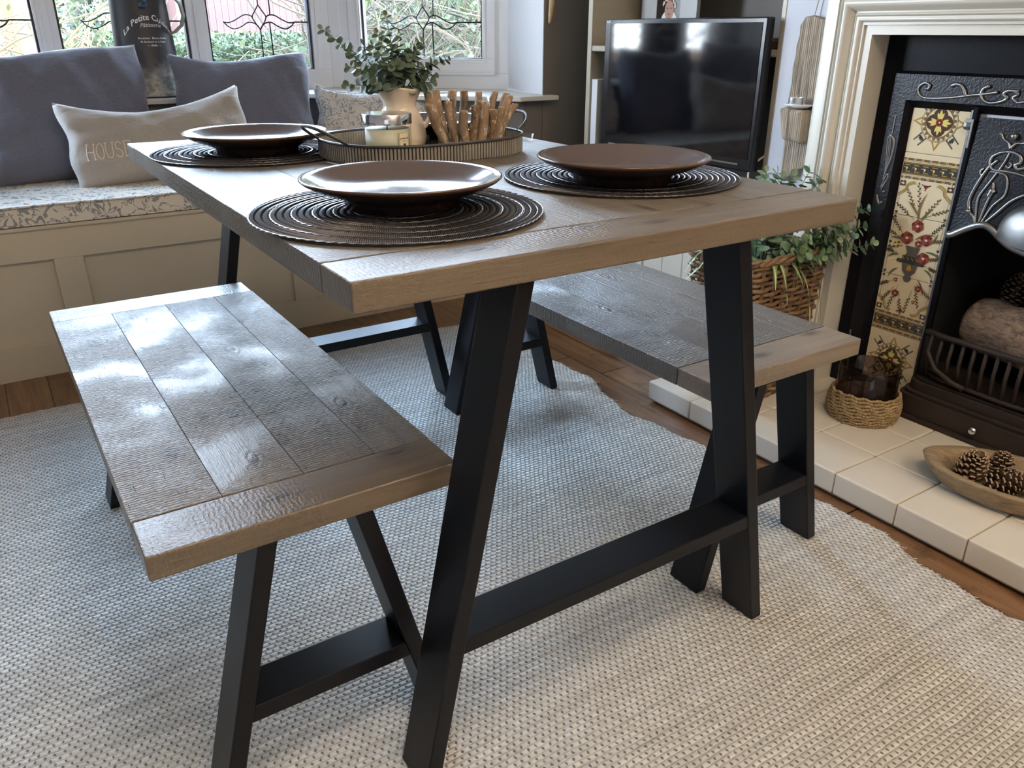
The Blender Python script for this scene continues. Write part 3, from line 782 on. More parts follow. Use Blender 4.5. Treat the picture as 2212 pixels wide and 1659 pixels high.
pit = thing('pitcher', 'cream glazed pitcher holding eucalyptus, behind the jar candle', 'pitcher', (.470, .855, TZ + .0045), math.radians(-28))
prof = [(0, .002), (.044, .002), (.050, .006), (.0535, .022), (.050, .045), (.041, .066), (.0335, .080), (.0345, .092), (.041, .108), (.046, .122), (.0445, .122), (.0395, .108), (.0325, .092), (.0315, .080), (.039, .066), (.047, .045), (.050, .022), (.04, .008), (0, .008)]
mb = MB(); NP = 56
def pitfn(u, v):
    k = v * (len(prof) - 1); i = min(int(k), len(prof) - 2); t = k - i
    r = prof[i][0] * (1 - t) + prof[i + 1][0] * t; z = prof[i][1] * (1 - t) + prof[i + 1][1] * t
    a = 2 * PI * u; sp = max(0, z - .085) / .037
    lip = max(0, -cos(a)) ** 3
    r2 = r + sp * sp * .028 * lip; z2 = z + sp * (.006 * -cos(a) - .002) * 1.0
    return (r2 * cos(a), r2 * sin(a), z2)
mb.grid(pitfn, NP, (len(prof) - 1) * 3 + 1, 'enamel', True); mb.build('body', pit, smooth=True)
mb = MB(); mb.tube([(.030, 0, .108), (.046, 0, .115), (.062, 0, .108), (.066, 0, .085), (.062, 0, .06), (.051, 0, .042), (.045, 0, .038)], [.005, .0062, .0065, .006, .0055, .005, .004], 'enamel', 10)
mb.build('handle', pit, smooth=True)

def leaf_disc(mbx, c, nrm, up, r, m, cup=.18, asp=1.1):
    nrm = nrm.normalized(); a = up - nrm * up.dot(nrm)
    if a.length < 1e-4: a = nrm.orthogonal()
    a.normalize(); b = nrm.cross(a)
    vs = [c + a * r * 1.0]; n = 10
    for k in range(n):
        q = 2 * PI * k / n; rr = r * (1 + .12 * cos(q)) ; vs.append(c + a * (r + rr * cos(q) * asp) + b * rr * sin(q) + nrm * cup * r * (abs(sin(q)) + .3))
    mbx.add(vs, [(0, k + 1, (k + 1) % n + 1) for k in range(n)], m)
def sprig(root, p0, p1, bend, nleaf, r0, m, rng, stem_r=.0013, t0=.22):
    P0, P1 = Vector(p0), Vector(p1); Bn = Vector(bend)
    pt = lambda t: P0 * (1 - t) ** 2 + (P0 * .5 + P1 * .5 + Bn) * 2 * t * (1 - t) + P1 * t * t
    st = MB(); st.tube([pt(i / 12) for i in range(13)], [stem_r * (1.3 - .8 * i / 12) for i in range(13)], 'stem', 5)
    so = st.build('stem', root, smooth=True)
    lf = MB()
    for k in range(nleaf):
        t = t0 + (1 - t0) * (k + .5) / nleaf; p = pt(t); d = (pt(min(1, t + .03)) - pt(t - .03)).normalized()
        ax = d.orthogonal().normalized(); a0 = k * 1.6 + rng.uniform(-.3, .3)
        for s in range(2):
            q = Matrix.Rotation(a0 + PI * s, 3, d) @ ax
            rr = r0 * (1.12 - .62 * t) * rng.uniform(.8, 1.15)
            out = (q + d * rng.uniform(.15, .7)).normalized()
            nr = (d * .9 - q * .35 + Vector((rng.uniform(-.4, .4), rng.uniform(-.6, .1), rng.uniform(-.1, .5)))).normalized()
            leaf_disc(lf, p + q * .001, nr, out, rr, m)
    leaf_disc(lf, pt(1), Vector((rng.uniform(-1, 1), -1, .3)), (pt(1) - pt(.95)), r0 * .4, m)
    lf.build('leaves', so)
rng = random.Random(3)
euc = thing('eucalyptus_bunch', 'grey-green eucalyptus sprigs standing in the cream pitcher', 'plant', (.470, .855, TZ + .122))
tips = [(-.152, .0, .108), (-.118, -.03, .042), (-.020, .0, .132), (.105, -.02, .052), (.088, .01, .020), (-.118, -.01, .006), (.035, -.04, .085), (-.065, -.03, .080), (.048, -.055, .010), (.0, -.05, .050), (-.05, .05, .08), (.05, .06, .06), (.02, .03, .10), (-.070, -.04, .012), (-.03, -.05, .045), (.02, -.04, .065), (.065, -.03, .045), (-.04, .0, .10), (.05, 0, .07), (-.09, .02, .07), (.0, .03, .075)]
for i, t in enumerate(tips):
    ln_ = Vector(t).length
    sprig(euc, (t[0] * .08, t[1] * .08, -.02), t, (t[0] * -.12, t[1] * .1, .02 if i not in (0,) else .0), max(5, int(ln_ / .0155)), .0125 if ln_ > .1 else .0145, 'euc_leaf', rng, t0=.30)

hold = thing('stick_candle_holder', 'candle holder ringed with rough whitewashed driftwood sticks, in the tray', 'candle holder', (.590, .778, TZ + .0045))
SX = [(-172, .087, .105, .0115), (-150, .092, .083, .009), (-128, .075, .083, .0105), (-112, .085, .075, .0095), (-93, .092, .062, .0115), (-72, .075, .068, .010), (-52, .078, .070, .0095), (-35, .098, .085, .009), (-18, .080, .098, .0085), (-3, .100, .092, .009), (18, .102, .085, .008), (45, .102, .075, .0085), (72, .104, .058, .010), (100, .106, .052, .011), (128, .108, .072, .009), (150, .104, .082, .009)]
for i, (ang, h, rt, sr) in enumerate(SX):
    a = math.radians(ang - 33 + 33); rb = .056; m_ = MB(); n_ = 10; pts = []; rs = []
    ph = rng.uniform(0, 6)
    for k in range(n_):
        t = k / (n_ - 1); rr = rb + (rt - rb) * t ** 1.2
        pts.append((rr * cos(a) + .002 * sin(5 * t + ph), rr * sin(a) + .002 * cos(6 * t + ph), .002 + h * t))
        rs.append(sr * .92 * (1 + .05 * sin(9 * t + ph)) * (.95 if k in (n_ - 1,) else 1))
    pts.append((pts[-1][0], pts[-1][1], pts[-1][2] + .0018)); rs.append(sr * .72)
    m_.tube(pts, rs, 'stick_dark' if i in (3, 5, 12) else 'stick_wood', 10); m_.build('stick', hold, smooth=True)
mb = MB(); mb.lathe([(0, .03), (.036, .03), (.042, .036), (.045, .098), (.0435, .098), (.0405, .04), (.034, .034), (0, .034)], 'glass_clear', n=48); mb.build('glass_cup', hold, smooth=True)
mb = MB(); mb.lathe([(0, .002), (.046, .002), (.046, .012), (0, .012)], 'stick_wood', n=24); mb.build('base', hold)

gl = thing('tealight_glass', 'small clear glass dish on the table just right of the tray', 'glass', (.768, .835, TZ + .0004))
mb = MB(); mb.lathe([(0, 0), (.016, 0), (.019, .003), (.021, .014), (.0195, .014), (.0175, .004), (0, .003)], 'glass_clear', n=32); mb.build('dish', gl, smooth=True)

# ------------------------------------------------------------------ cushions
def pillow(name, label, cat, c, w, h, t, mat, rot, group=None, sag=.0, seed=1, mount=None, horn=(1, 1, 1, 1), piping=False):
    """upright cushion: local x width, z height, y thickness; c = bottom centre"""
    root = thing(name, label, cat, c, 0, group, rot=rot)
    r = random.Random(seed); ph = [r.uniform(0, 6) for _ in range(8)]
    nu, nv = 48, 36
    def prof(u, v, side):
        U, V = u * 2 - 1, v * 2 - 1
        pinch = 1 - .035 * (1 - abs(U) ** 2.2) * abs(V) ** 3
        pinch2 = 1 - .030 * (1 - abs(V) ** 2.2) * abs(U) ** 3
        x = U * w / 2 * pinch2; z = V * h / 2 * pinch
        k = (max(0, 1 - abs(U) ** 2.6) * max(0, 1 - abs(V) ** 2.6)) ** .36
        wr = .09 * sin(9 * U + 4 * V + ph[0]) + .045 * sin(13 * V - 5 * U + ph[1]) + .03 * sin(22 * U + 9 * V + ph[2])
        ed = (abs(U) ** 4 + abs(V) ** 4)
        y = side * t / 2 * k * (1 + wr * (.5 + ed))
        z += .012 * sin(3 * U + ph[3]) * max(0, V) - sag * (1 - U * U) * max(0, V)
        x += .006 * sin(6 * V + ph[4]) * abs(U)
        ci = (0 if U < 0 else 1) + (0 if V < 0 else 2)
        z += .02 * (horn[ci] - 1) * abs(U) ** 4 * (1 if V > 0 else -1) * abs(V) ** 3
        return (x, y, z + h / 2)
    mb = MB(); mb.grid(lambda u, v: prof(u, v, -1), nu, nv, mat); mb.grid(lambda u, v: prof(u, v, 1), nu, nv, mat, flip=True)
    b = mb.build('cover', root, smooth=True)
    bm = bmesh.new(); bm.from_mesh(b.data); bmesh.ops.remove_doubles(bm, verts=bm.verts, dist=.0004)
    bm.to_mesh(b.data); bm.free(); b.data.polygons.foreach_set('use_smooth', [True] * len(b.data.polygons))
    if piping:
        pt = []
        for k in range(60): pt.append(prof(k / 60, 1, -1))
        for k in range(40): pt.append(prof(1, 1 - k / 40, -1))
        for k in range(60): pt.append(prof(1 - k / 60, 0, -1))
        for k in range(40): pt.append(prof(0, k / 40, -1))
        pm = MB(); pm.tube(pt, .0048, mat, 6, closed=True); pm.build('piping', root, smooth=True)
    return root, prof
SZ = .5225
R_ = math.radians
pillow('cushion', 'large plain slate-blue cushion at the left end of the window seat', 'cushion', (.026, 2.45, SZ - .004), .54, .425, .17, 'linen_blue', (R_(-14), R_(-1), R_(5)), 'slate-blue linen cushions on the window seat', seed=2, horn=(1, 1, 1.2, 1.8), sag=.0)
pillow('cushion', 'plain slate-blue cushion right of the tall black jug', 'cushion', (.612, 2.45, SZ - .004), .505, .398, .16, 'linen_blue', (R_(-14), R_(1), R_(-4)), 'slate-blue linen cushions on the window seat', seed=5, horn=(1, 1, 1.2, 1.6), sag=.002)
hc, hp = pillow('cushion', 'oblong taupe cushion with HOUSE lettering leaning on the blue cushions', 'cushion', (.270, 2.262, SZ - .004), .60, .268, .15, 'linen_taupe', (R_(-16), R_(-2.2), R_(2)), None, seed=9, horn=(1, 1, 1.4, 2.2), sag=.020)
pillow('cushion', 'white and blue floral piped cushion under the right side of the window', 'cushion', (1.13, 2.40, SZ - .004), .54, .268, .15, 'floral_print', (R_(-15), R_(2.5), R_(-24)), None, seed=12, horn=(1, 1, 1.8, 1), sag=.02, piping=True)
# lettering HOUSE: monoline slab letters on the cushion's front
def stroke_text(word, x0, zb, hgt, wd, gap, fn, mbx, r):
    G = {'H': [[(0, 0), (0, 1)], [(.8, 0), (.8, 1)], [(0, .5), (.8, .5)], [(-.14, 0), (.14, 0)], [(-.14, 1), (.14, 1)], [(.66, 0), (.94, 0)], [(.66, 1), (.94, 1)]],
         'O': [[(.42 + .42 * cos(2 * PI * k / 18), .5 + .52 * sin(2 * PI * k / 18)) for k in range(19)]],
         'U': [[(0, 1), (0, .35), (.1, .08), (.4, -.02), (.7, .08), (.8, .35), (.8, 1)], [(-.14, 1), (.14, 1)], [(.66, 1), (.94, 1)]],
         'S': [[(.72, .84), (.55, 1), (.25, 1), (.06, .84), (.08, .62), (.4, .5), (.7, .38), (.74, .16), (.55, 0), (.2, 0), (.02, .18)]],
         'E': [[(0, 0), (0, 1)], [(-.12, 1), (.72, 1), (.72, .84)], [(-.12, 0), (.76, 0), (.76, .18)], [(0, .5), (.5, .5)], [(.5, .42), (.5, .58)]]}
    x = x0
    for ch in word:
        for st in G[ch]:
            out = []
            for a, b in zip(st, st[1:]):
                for k in range(5): out.append((a[0] + (b[0] - a[0]) * k / 5, a[1] + (b[1] - a[1]) * k / 5))
            out.append(st[-1]); mbx.tube([fn(x + p[0] * wd, zb + p[1] * hgt) for p in out], r, 'letter_tan', 5)
        x += wd * .82 + gap
def on_cushion(x, z):
    u = x / .60 + .5; v = z / .268; p = hp(u, v, -1); return (p[0], p[1] - .0006, p[2])
mb = MB(); stroke_text('HOUSE', -.250, .088, .048, .0262, .0072, on_cushion, mb, .0014); mb.build('lettering', hc)
mb = MB(); mb.box(.292, .302, -.004, .004, .12, .135, 'twine'); mb.build('care_tag', hc)

# ------------------------------------------------------------------ jug on the sill
JX, JY = .350, 2.822
jug = thing('enamel_jug', 'tall black French-style metal jug with a distressed base on the window sill', 'jug', (JX, JY, ZS + .0005))
mb = MB(); JH = .43; r0, r1 = .124, .094
prof = [(0, .003), (r0 - .004, .003), (r0, .006), (r0 - .001, .014), (r0 - .006, .02)] + [(r0 - .006 + (r1 - r0 + .006) * t ** .85, .02 + (JH - .02) * t) for t in [k / 12 for k in range(1, 13)]] + [(r1 - .003, JH), (r1 - .006, JH - .02), (r0 - .02, .03), (0, .02)]
mb.lathe(prof, 'jug', n=64); mb.build('body', jug, smooth=True, auto=.9)
def jr(z): t = (z - .02) / (JH - .02); return r0 - .006 + (r1 - r0 + .006) * t ** .85
mb = MB()
ax = math.radians(-33)
pts = [(.100, .222), (.125, .230), (.152, .252), (.164, .285), (.158, .325), (.13, .36), (.092, .375)]
for s in (-.011, .011):
    pass
HN = []
vs = []; 
for i, (rr, z) in enumerate(pts):
    a, b = pts[max(0, i - 1)], pts[min(len(pts) - 1, i + 1)]; tx, tz = b[0] - a[0], b[1] - a[1]; l_ = math.hypot(tx, tz); nx, nz = tz / l_, -tx / l_
    for w_, k in ((-.012, -1), (.012, -1), (.012, 1), (-.012, 1)):
        q = rr + nx * .0035 * k; vs.append((q * cos(ax) - w_ * sin(ax), q * sin(ax) + w_ * cos(ax), z + nz * .0035 * k))
mb.add(vs, [(i * 4 + a, i * 4 + b, i * 4 + 4 + b, i * 4 + 4 + a) for i in range(len(pts) - 1) for a, b in ((0, 1), (1, 2), (2, 3), (3, 0))], 'zinc')
mb.build('handle', jug, smooth=True, auto=.9)
let = MB(); va = math.radians(-90 + 5)
def jug_text(body, size, z, arc=0., bold=0., dang=0., slant=0.):
    vs, fs = text_geo(body, size, bold); out = []
    for x, y, *_ in vs:
        zz = z + y - arc * x * x; xx = x + slant * y; r = jr(zz) + .0012; a = va + dang + xx / r
        out.append((r * cos(a), r * sin(a), zz))
    let.add(out, fs, 'print_white')
jug_text('La Petite Cuisine', .0285, .270, 6., .0004)
jug_text('P\u00e2tisserie', .020, .247, 2., 0, .05, .3)
jug_text('Boucherie   Maison fond\u00e9e', .0098, .205, 0, .0001, .06)
jug_text('45, Boulevard de la Cuisine', .0085, .193, 0, .0001, .06)
jug_text('\u2014  PARIS  \u2014', .0090, .180, 0, .0002, .06)
let.build('lettering', jug)
fl = thing('berry_bouquet', 'artificial leaves and blue berries spilling from the black jug', 'plant', (JX, JY, ZS + JH))
rng = random.Random(11)
for i in range(12):
    a = -2.6 + i * .42; rr = .13 + .05 * rng.random(); sprig(fl, (.03 * cos(a), .03 * sin(a), -.03), (rr * cos(a), rr * sin(a), -.085 + .10 * rng.random()), (0, 0, .09), 6, .020, 'euc_pale' if i % 2 else 'euc_leaf', rng)
for cx, cy in ((-.008, -.118),):
    b = MB()
    for k in range(12): b.ball((cx + rng.uniform(-.016, .016), cy + rng.uniform(-.008, .008), -.098 + rng.uniform(-.016, .016)), .0052, 'berry', 8)
    b.tube([(cx, cy, -.11), (cx * .8, cy * .85, -.03), (cx * .4, cy * .4, .0)], .0015, 'stem', 5)
    b.build('berry_cluster', fl, smooth=True)

# ------------------------------------------------------------------ alcove: shelves, cupboard, television
sh = thing('alcove_shelves', 'cream painted open shelves filling the alcove beside the chimney breast', 'shelves', (XB, 1.3, ZF))
def at(o, org): o.location = Vector(o.location) - Vector(org); return o
SO = (XB, 1.3, ZF)
def part(mb, name, root, org, **kw):
    o = mb.build(name, root, **kw); o.location = (-org[0], -org[1], -org[2]); return o
for a, b in ((.926, .944), (1.80, 1.825)):
    m_ = MB(); m_.box(XB, XR - .002, a, b, ZF, 2.3, 'shelf_cream'); part(m_, 'side_panel', sh, SO, bevel=.003)
for z in (.925, 1.32, 1.72):
    m_ = MB(); m_.box(XB + .002, XR - .002, .944, 1.80, z, z + .02, 'shelf_cream'); part(m_, 'shelf', sh, SO, bevel=.004)
cup = thing('alcove_cupboard', 'low cream tongue-and-groove cupboard under the television', 'cupboard', (1.60, 1.2, ZF))
CO = (1.60, 1.2, ZF)
m_ = MB(); m_.box(1.615, XB - .002, .93, 1.40, ZF, .53, 'cupboard'); part(m_, 'carcass', cup, CO)
m_ = MB()
yy = .95
while yy < 1.30: m_.box(1.605, 1.615, yy, yy + .0925, .03, .50, 'cupboard'); yy += .0945
part(m_, 'door', cup, CO, bevel=.0025)
m_ = MB(); m_.box(1.600, 1.615, 1.33, 1.40, ZF, .53, 'cupboard'); m_.box(1.600, 1.615, .93, .95, ZF, .53, 'cupboard'); m_.box(1.600, 1.615, .95, 1.33, .50, .53, 'cupboard'); part(m_, 'door_frame', cup, CO, bevel=.002)
m_ = MB(); m_.box(1.595, XB - .002, .93, 1.80, .53, .55, 'tv_black'); m_.box(1.63, XB - .002, 1.40, 1.80, ZF, .53, 'tv_black'); part(m_, 'top', cup, CO, bevel=.002)
tv = thing('television', 'flat black television with a dark glossy screen, standing in the alcove', 'television', (1.668, 1.33, .55))
TO = (1.668, 1.33, .55)
ty0, ty1, tz0, tz1 = .952, 1.672, .602, 1.031
m_ = MB(); m_.box(1.668, 1.700, ty0, ty1, tz0, tz1, 'tv_black'); part(m_, 'bezel', tv, TO, bevel=.004)
m_ = MB(); m_.box(1.6665, 1.6685, ty0 + .016, ty1 - .03, tz0 + .035, tz1 - .014, 'screen'); part(m_, 'screen', tv, TO)
m_ = MB(); m_.box(1.6655, 1.669, ty0 + .05, ty1 - .05, tz0 + .016, tz0 + .020, 'chrome'); part(m_, 'trim_strip', tv, TO)
m_ = MB(); m_.tube([(1.60, 1.12, .553), (1.66, 1.20, .565), (1.685, 1.31, .602)], .006, 'chrome', 8); m_.tube([(1.60, 1.50, .553), (1.66, 1.42, .565), (1.685, 1.31, .602)], .006, 'chrome', 8); part(m_, 'stand', tv, TO, smooth=True)
vs, fs = text_geo('SONY', .009, .0002)
m_ = MB(); m_.add([(1.6655, ty1 - .022 - x, tz1 - .0115 + y) for x, y, *_ in vs], fs, 'print_white'); part(m_, 'logo', tv, TO)
pf = thing('picture_frame', 'wide grey framed photograph of a woman in a flower crown, above the television', 'picture frame', (1.90, 1.6, .946))
PO = (1.90, 1.6, .946)
m_ = MB(); ya, yb_ = 1.745, 1.462; m_.box(1.895, 1.912, 1.664, 1.745, .946, 1.30, 'frame_grey'); m_.box(1.895, 1.912, 1.462, 1.545, .946, 1.30, 'frame_grey')
m_.box(1.895, 1.912, 1.545, 1.664, .946, 1.0, 'frame_grey'); m_.box(1.895, 1.912, 1.545, 1.664, 1.22, 1.30, 'frame_grey'); part(m_, 'frame', pf, PO, bevel=.002)
m_ = MB(); m_.box(1.898, 1.905, 1.545, 1.664, 1.0, 1.22, 'photo_dark')
cyy, czz = 1.600, 1.062
def disc_yz(mbx, x, cy, cz, ry, rz, m, n=20): mbx.add([(x, cy + ry * cos(2 * PI * k / n), cz + rz * sin(2 * PI * k / n)) for k in range(n)], [tuple(range(n))], m)
disc_yz(m_, 1.8975, cyy, czz - .035, .04, .035, 'paper_white'); disc_yz(m_, 1.8972, cyy, czz - .02, .012, .026, 'photo_skin'); disc_yz(m_, 1.8970, cyy, czz, .023, .031, 'photo_skin')
disc_yz(m_, 1.8967, cyy + .008, czz + .006, .004, .002, 'photo_dark'); disc_yz(m_, 1.8967, cyy - .009, czz + .006, .004, .002, 'photo_dark'); disc_yz(m_, 1.8967, cyy, czz - .013, .007, .0025, 't_rose')
rng = random.Random(5)
for k in range(26):
    q = PI * k / 25; disc_yz(m_, 1.8964 - k * .00001, cyy + .029 * cos(q) + rng.uniform(-.003, .003), czz + .012 + .026 * sin(q) + rng.uniform(-.004, .004), .0045, .0045, 'photo_flower' if k % 3 else 't_rose', 8)
part(m_, 'photo', pf, PO)
bk = thing('folder', 'white card folder standing on edge left of the television', 'folder', (1.78, 1.755, .551))
m_ = MB(); m_.box(1.70, 1.95, 1.742, 1.775, .551, .83, 'paper_white'); part(m_, 'cover', bk, (1.78, 1.755, .551), bevel=.002)
bx = thing('wooden_box', 'small brown wooden box on the shelf right of the television top', 'box', (1.80, 1.0, .946))
m_ = MB(); m_.box(1.76, 1.84, .962, 1.10, .946, .968, 'box_brown'); part(m_, 'body', bx, (1.80, 1.0, .946), bevel=.002)
wd = thing('white_dish', 'little white dish sitting on the brown wooden box', 'dish', (1.80, 1.01, .9685))
m_ = MB(); m_.lathe([(0, 0), (.018, 0), (.030, .008), (.028, .009), (.016, .003), (0, .003)], 'porcelain', n=24); m_.build('dish', wd, smooth=True)
for i, (pts, r, lb) in enumerate([([(1.735, .927, .68), (1.725, .935, .66), (1.70, .96, .63), (1.688, .975, .60), (1.69, .972, .575), (1.68, .955, .556), (1.66, .94, .555)], .0032, 'thick cream cable hanging beside the television edge'),
                                  ([(1.705, .985, .60), (1.66, .95, .60), (1.645, .94, .575), (1.65, .955, .556), (1.63, .965, .556), (1.625, .95, .556)], .0018, 'thin white cable loop under the television corner')]):
    P = [Vector(p) for p in pts]; out = []
    for k in range(len(P) - 1):
        p0, p1, p2, p3 = P[max(k - 1, 0)], P[k], P[k + 1], P[min(k + 2, len(P) - 1)]
        for s in range(6):
            t = s / 6; out.append(.5 * ((2 * p1) + (p2 - p0) * t + (2 * p0 - 5 * p1 + 4 * p2 - p3) * t * t + (3 * p1 - p0 - 3 * p2 + p3) * t ** 3))
    m_ = MB(); m_.tube(out, r, 'cord_white', 6)
    o = m_.build('cable', smooth=True); tag(o, lb, 'cable')
o = MB().ball((1.708, .932, .698), .006, 'glass_clear', 12).build('cable_clip', smooth=True); tag(o, 'tiny clear cable clip on the chimney breast corner', 'clip')

# driftwood sconce
dw = thing('driftwood_sconce', 'long driftwood board with a candle ledge hanging left of the fire surround', 'wall sconce', (XB - .012, .84, .60))
DO = (XB - .012, .84, .60)
outl = [(.868, 1.030), (.845, 1.033), (.815, 1.024), (.792, 1.020), (.782, 1.005), (.775, .95), (.774, .85), (.776, .75), (.780, .68), (.786, .655), (.800, .648), (.806, .636), (.822, .630), (.845, .612), (.868, .590), (.879, .591), (.882, .63), (.884, .70), (.886, .76), (.889, .82), (.886, .86), (.889, .90), (.884, .935), (.886, .955), (.880, .985), (.882, 1.008)]
outl = [(a - .028, b) for a, b in outl]
m_ = MB(); m_.prism(outl, XB - .026, XB - .004, 'driftwood', 'YZ'); part(m_, 'board', dw, DO, bevel=.004)
m_ = MB(); m_.hexa([(XB - .075, .828, .714), (XB - .075, .765, .708), (XB - .026, .742, .708), (XB - .026, .845, .712)], [(XB - .080, .842, .798), (XB - .080, .765, .796), (XB - .026, .740, .796), (XB - .026, .868, .798)], 'driftwood'); part(m_, 'ledge', dw, DO, bevel=.008)
m_ = MB(); m_.tube([(XB - .012, .822, 1.028), (XB - .006, .802, 1.16)], .0016, 'twine', 5); m_.tube([(XB - .012, .775, 1.022), (XB - .006, .802, 1.16)], .0016, 'twine', 5)
m_.ball((XB - .008, .802, 1.16), .004, 'chrome', 8); part(m_, 'string', dw, DO)
sc_ = thing('saucer', 'small white oval saucer on the driftwood ledge', 'saucer', (XB - .056, .796, .7990))
m_ = MB(); m_.lathe([(0, .0), (.022, 0), (.046, .010), (.044, .0115), (.021, .003), (0, .003)], 'porcelain', n=36, sx=.75); m_.build('dish', sc_, smooth=True)
tl = thing('tealight', 'silver-cased tealight standing on the white saucer', 'tealight', (XB - .062, .804, .8025))
m_ = MB(); m_.lathe([(0, 0), (.0185, 0), (.0195, .003), (.0195, .024), (.0185, .024), (.0182, .018), (0, .018)], 'alu', n=32); m_.build('cup', tl, smooth=True, auto=.7)
m_ = MB(); m_.lathe([(.0181, .019), (0, .0192)], 'print_white', n=24); m_.build('wax', tl)
m_ = MB(); m_.tube([(0, 0, .019), (.001, 0, .029)], .0009, 'print_white', 5); m_.build('wick', tl)
ho = thing('hanging_ornament', 'tapered pale wooden ornament hanging on the dark wall beside the window', 'ornament', (1.705, YW - .014, 1.02))
m_ = MB(); m_.tube([(0, 0, 0), (.004, 0, .006), (.008, 0, .03), (.012, 0, .07), (.012, 0, .14)], [.002, .006, .010, .012, .010], 'grain_block', 10)
m_.build('body', ho, smooth=True)
m_ = MB(); m_.tube([(.012, 0, .14), (.012, .006, .30)], .001, 'twine', 5); m_.build('string', ho)

# ------------------------------------------------------------------ hearth
hearth = thing('hearth', 'raised cream tiled hearth in front of the fireplace', 'hearth', (1.23, .859, ZF))
HO = (1.23, .859, ZF); HZ = .054
m_ = MB(); m_.box(1.236, XB - .001, -.655, .853, ZF + .006, HZ - .004, 'grout'); part(m_, 'grout_bed', hearth, HO)
m_ = MB(); xs = [1.230, 1.3855, 1.533, XB - .001]; g = .0011
ys_ = [.859, .690, .533, .376, .219, .062, -.095, -.252, -.409, -.566, -.66]
for i in range(3):
    for a, b in zip(ys_, ys_[1:]):
        if i == 0: m_.box(xs[0], xs[1] - g, b + g, a - g, ZF + .010, HZ, 'tile_cream')
        else: m_.box(xs[i] + g, xs[i + 1] - g, b + g, a - g, HZ - .012, HZ, 'tile_cream')
part(m_, 'tiles', hearth, HO, bevel=.0045, seg=3)

# ------------------------------------------------------------------ fire surround
FC = .10
sr = thing('fire_surround', 'ivory painted wooden fire surround with moulded frame', 'fire surround', (XB, FC, HZ))
RO = (XB, FC, HZ); XS = 1.633
# profile: (distance from inner edge, height above wall plane)
D0 = XB - XS
def arcp(a0_, b0_, a1_, b1_, bulge, n=6):
    out = []
    for k in range(1, n): 
        t = k / n; out.append((a0_ + (a1_ - a0_) * t, b0_ + (b1_ - b0_) * t + bulge * sin(PI * t)))
    return out
E_ = D0
pr_ = [(0, 0), (0, E_), (.024, E_), (.024, E_ + .006), (.030, E_ + .006)] + arcp(.030, E_ + .006, .040, E_ + .013, .004) + [(.040, E_ + .013), (.044, E_ + .013), (.044, E_ + .007)] + arcp(.044, E_ + .007, .053, E_ + .007, .006) + [(.053, E_ + .007), (.053, E_ + .004), (.057, E_ + .004)] + arcp(.057, E_ + .004, .094, E_ + .006, .021, 12) + [(.094, E_ + .006), (.094, E_ + .001), (.099, E_ + .001)] + arcp(.099, E_ + .001, .108, E_ + .001, .007) + [(.108, E_ + .001), (.108, E_ - .003), (.113, E_ - .003), (.113, E_ + .005), (.144, E_ + .005), (.154, E_ + .001), (.154, 0)]
yi, zi = .592 - FC, .986
sc1 = .142 / .154; pr_ = [(a * sc1, b) for a, b in pr_]
m_ = MB(); vs = []
for d, h in pr_:
    for s, z in ((1, 0), (1, 1), (-1, 1), (-1, 0)):
        vs.append((XB - h - .0005, FC + s * (yi + d), (zi + d) if z else HZ))
n = len(pr_); fs = []
for i in range(n - 1):
    for k in range(3): fs.append((i * 4 + k, (i + 1) * 4 + k, (i + 1) * 4 + k + 1, i * 4 + k + 1))
m_.add(vs, fs, 'ivory'); part(m_, 'moulding', sr, RO, auto=.45)
m_ = MB(); m_.box(1.53, XB - .001, FC - .72, FC + .72, 1.155, 1.185, 'ivory'); m_.box(1.60, XB - .001, FC - .64, FC + .64, 1.13, 1.155, 'ivory'); part(m_, 'mantelshelf', sr, RO, bevel=.006)

# ------------------------------------------------------------------ cast-iron insert
ins = thing('cast_iron_fireplace', 'black cast-iron fireplace insert with floral tiles and silver relief', 'fireplace', (XB, FC, HZ))
IO = (XB, FC, HZ); XP = XB - .001
W2 = .590 - FC - .0
m_ = MB()
def both(fn):
    for s in (1, -1): fn(s)
def ybox(mbx, x0, x1, a, b, z0, z1, m, s): mbx.box(x0, x1, min(FC + s * a, FC + s * b), max(FC + s * a, FC + s * b), z0, z1, m)
oi = .40   # inner edge of the outer border, from the centre
for s in (1, -1): ybox(m_, XP - .006, XP, oi, W2 - .001, HZ, .985, 'iron_flat', s)
ybox(m_, XP - .006, XP, -oi, oi, .84, .985, 'iron_flat', 1)
part(m_, 'back_plate', ins, IO)
# raised inner frame with a bevelled face
m_ = MB(); F0, F1 = .44, .405; zt0, zt1 = .893, .833
def ringf(o, i, zo, zi_, xo, xi, m):
    for s in (1, -1):
        m_.add([(xo, FC + s * o, HZ), (xi, FC + s * i, HZ), (xi, FC + s * i, zi_), (xo, FC + s * o, zo)], [(0, 1, 2, 3)], m)
    m_.add([(xo, FC - o, zo), (xo, FC + o, zo), (xi, FC + i, zi_), (xi, FC - i, zi_)], [(0, 1, 2, 3)], m)
ringf(.452, .445, .905, .898, XP - .005, XP - .020, 'iron_flat')
ringf(.445, .405, .898, .838, XP - .020, XP - .022, 'iron_hammered')
ringf(.405, .397, .838, .830, XP - .022, XP - .014, 'iron_flat')
ringf(.397, .390, .830, .818, XP - .014, XP - .002, 'iron_flat')
part(m_, 'inner_frame', ins, IO, auto=.5)
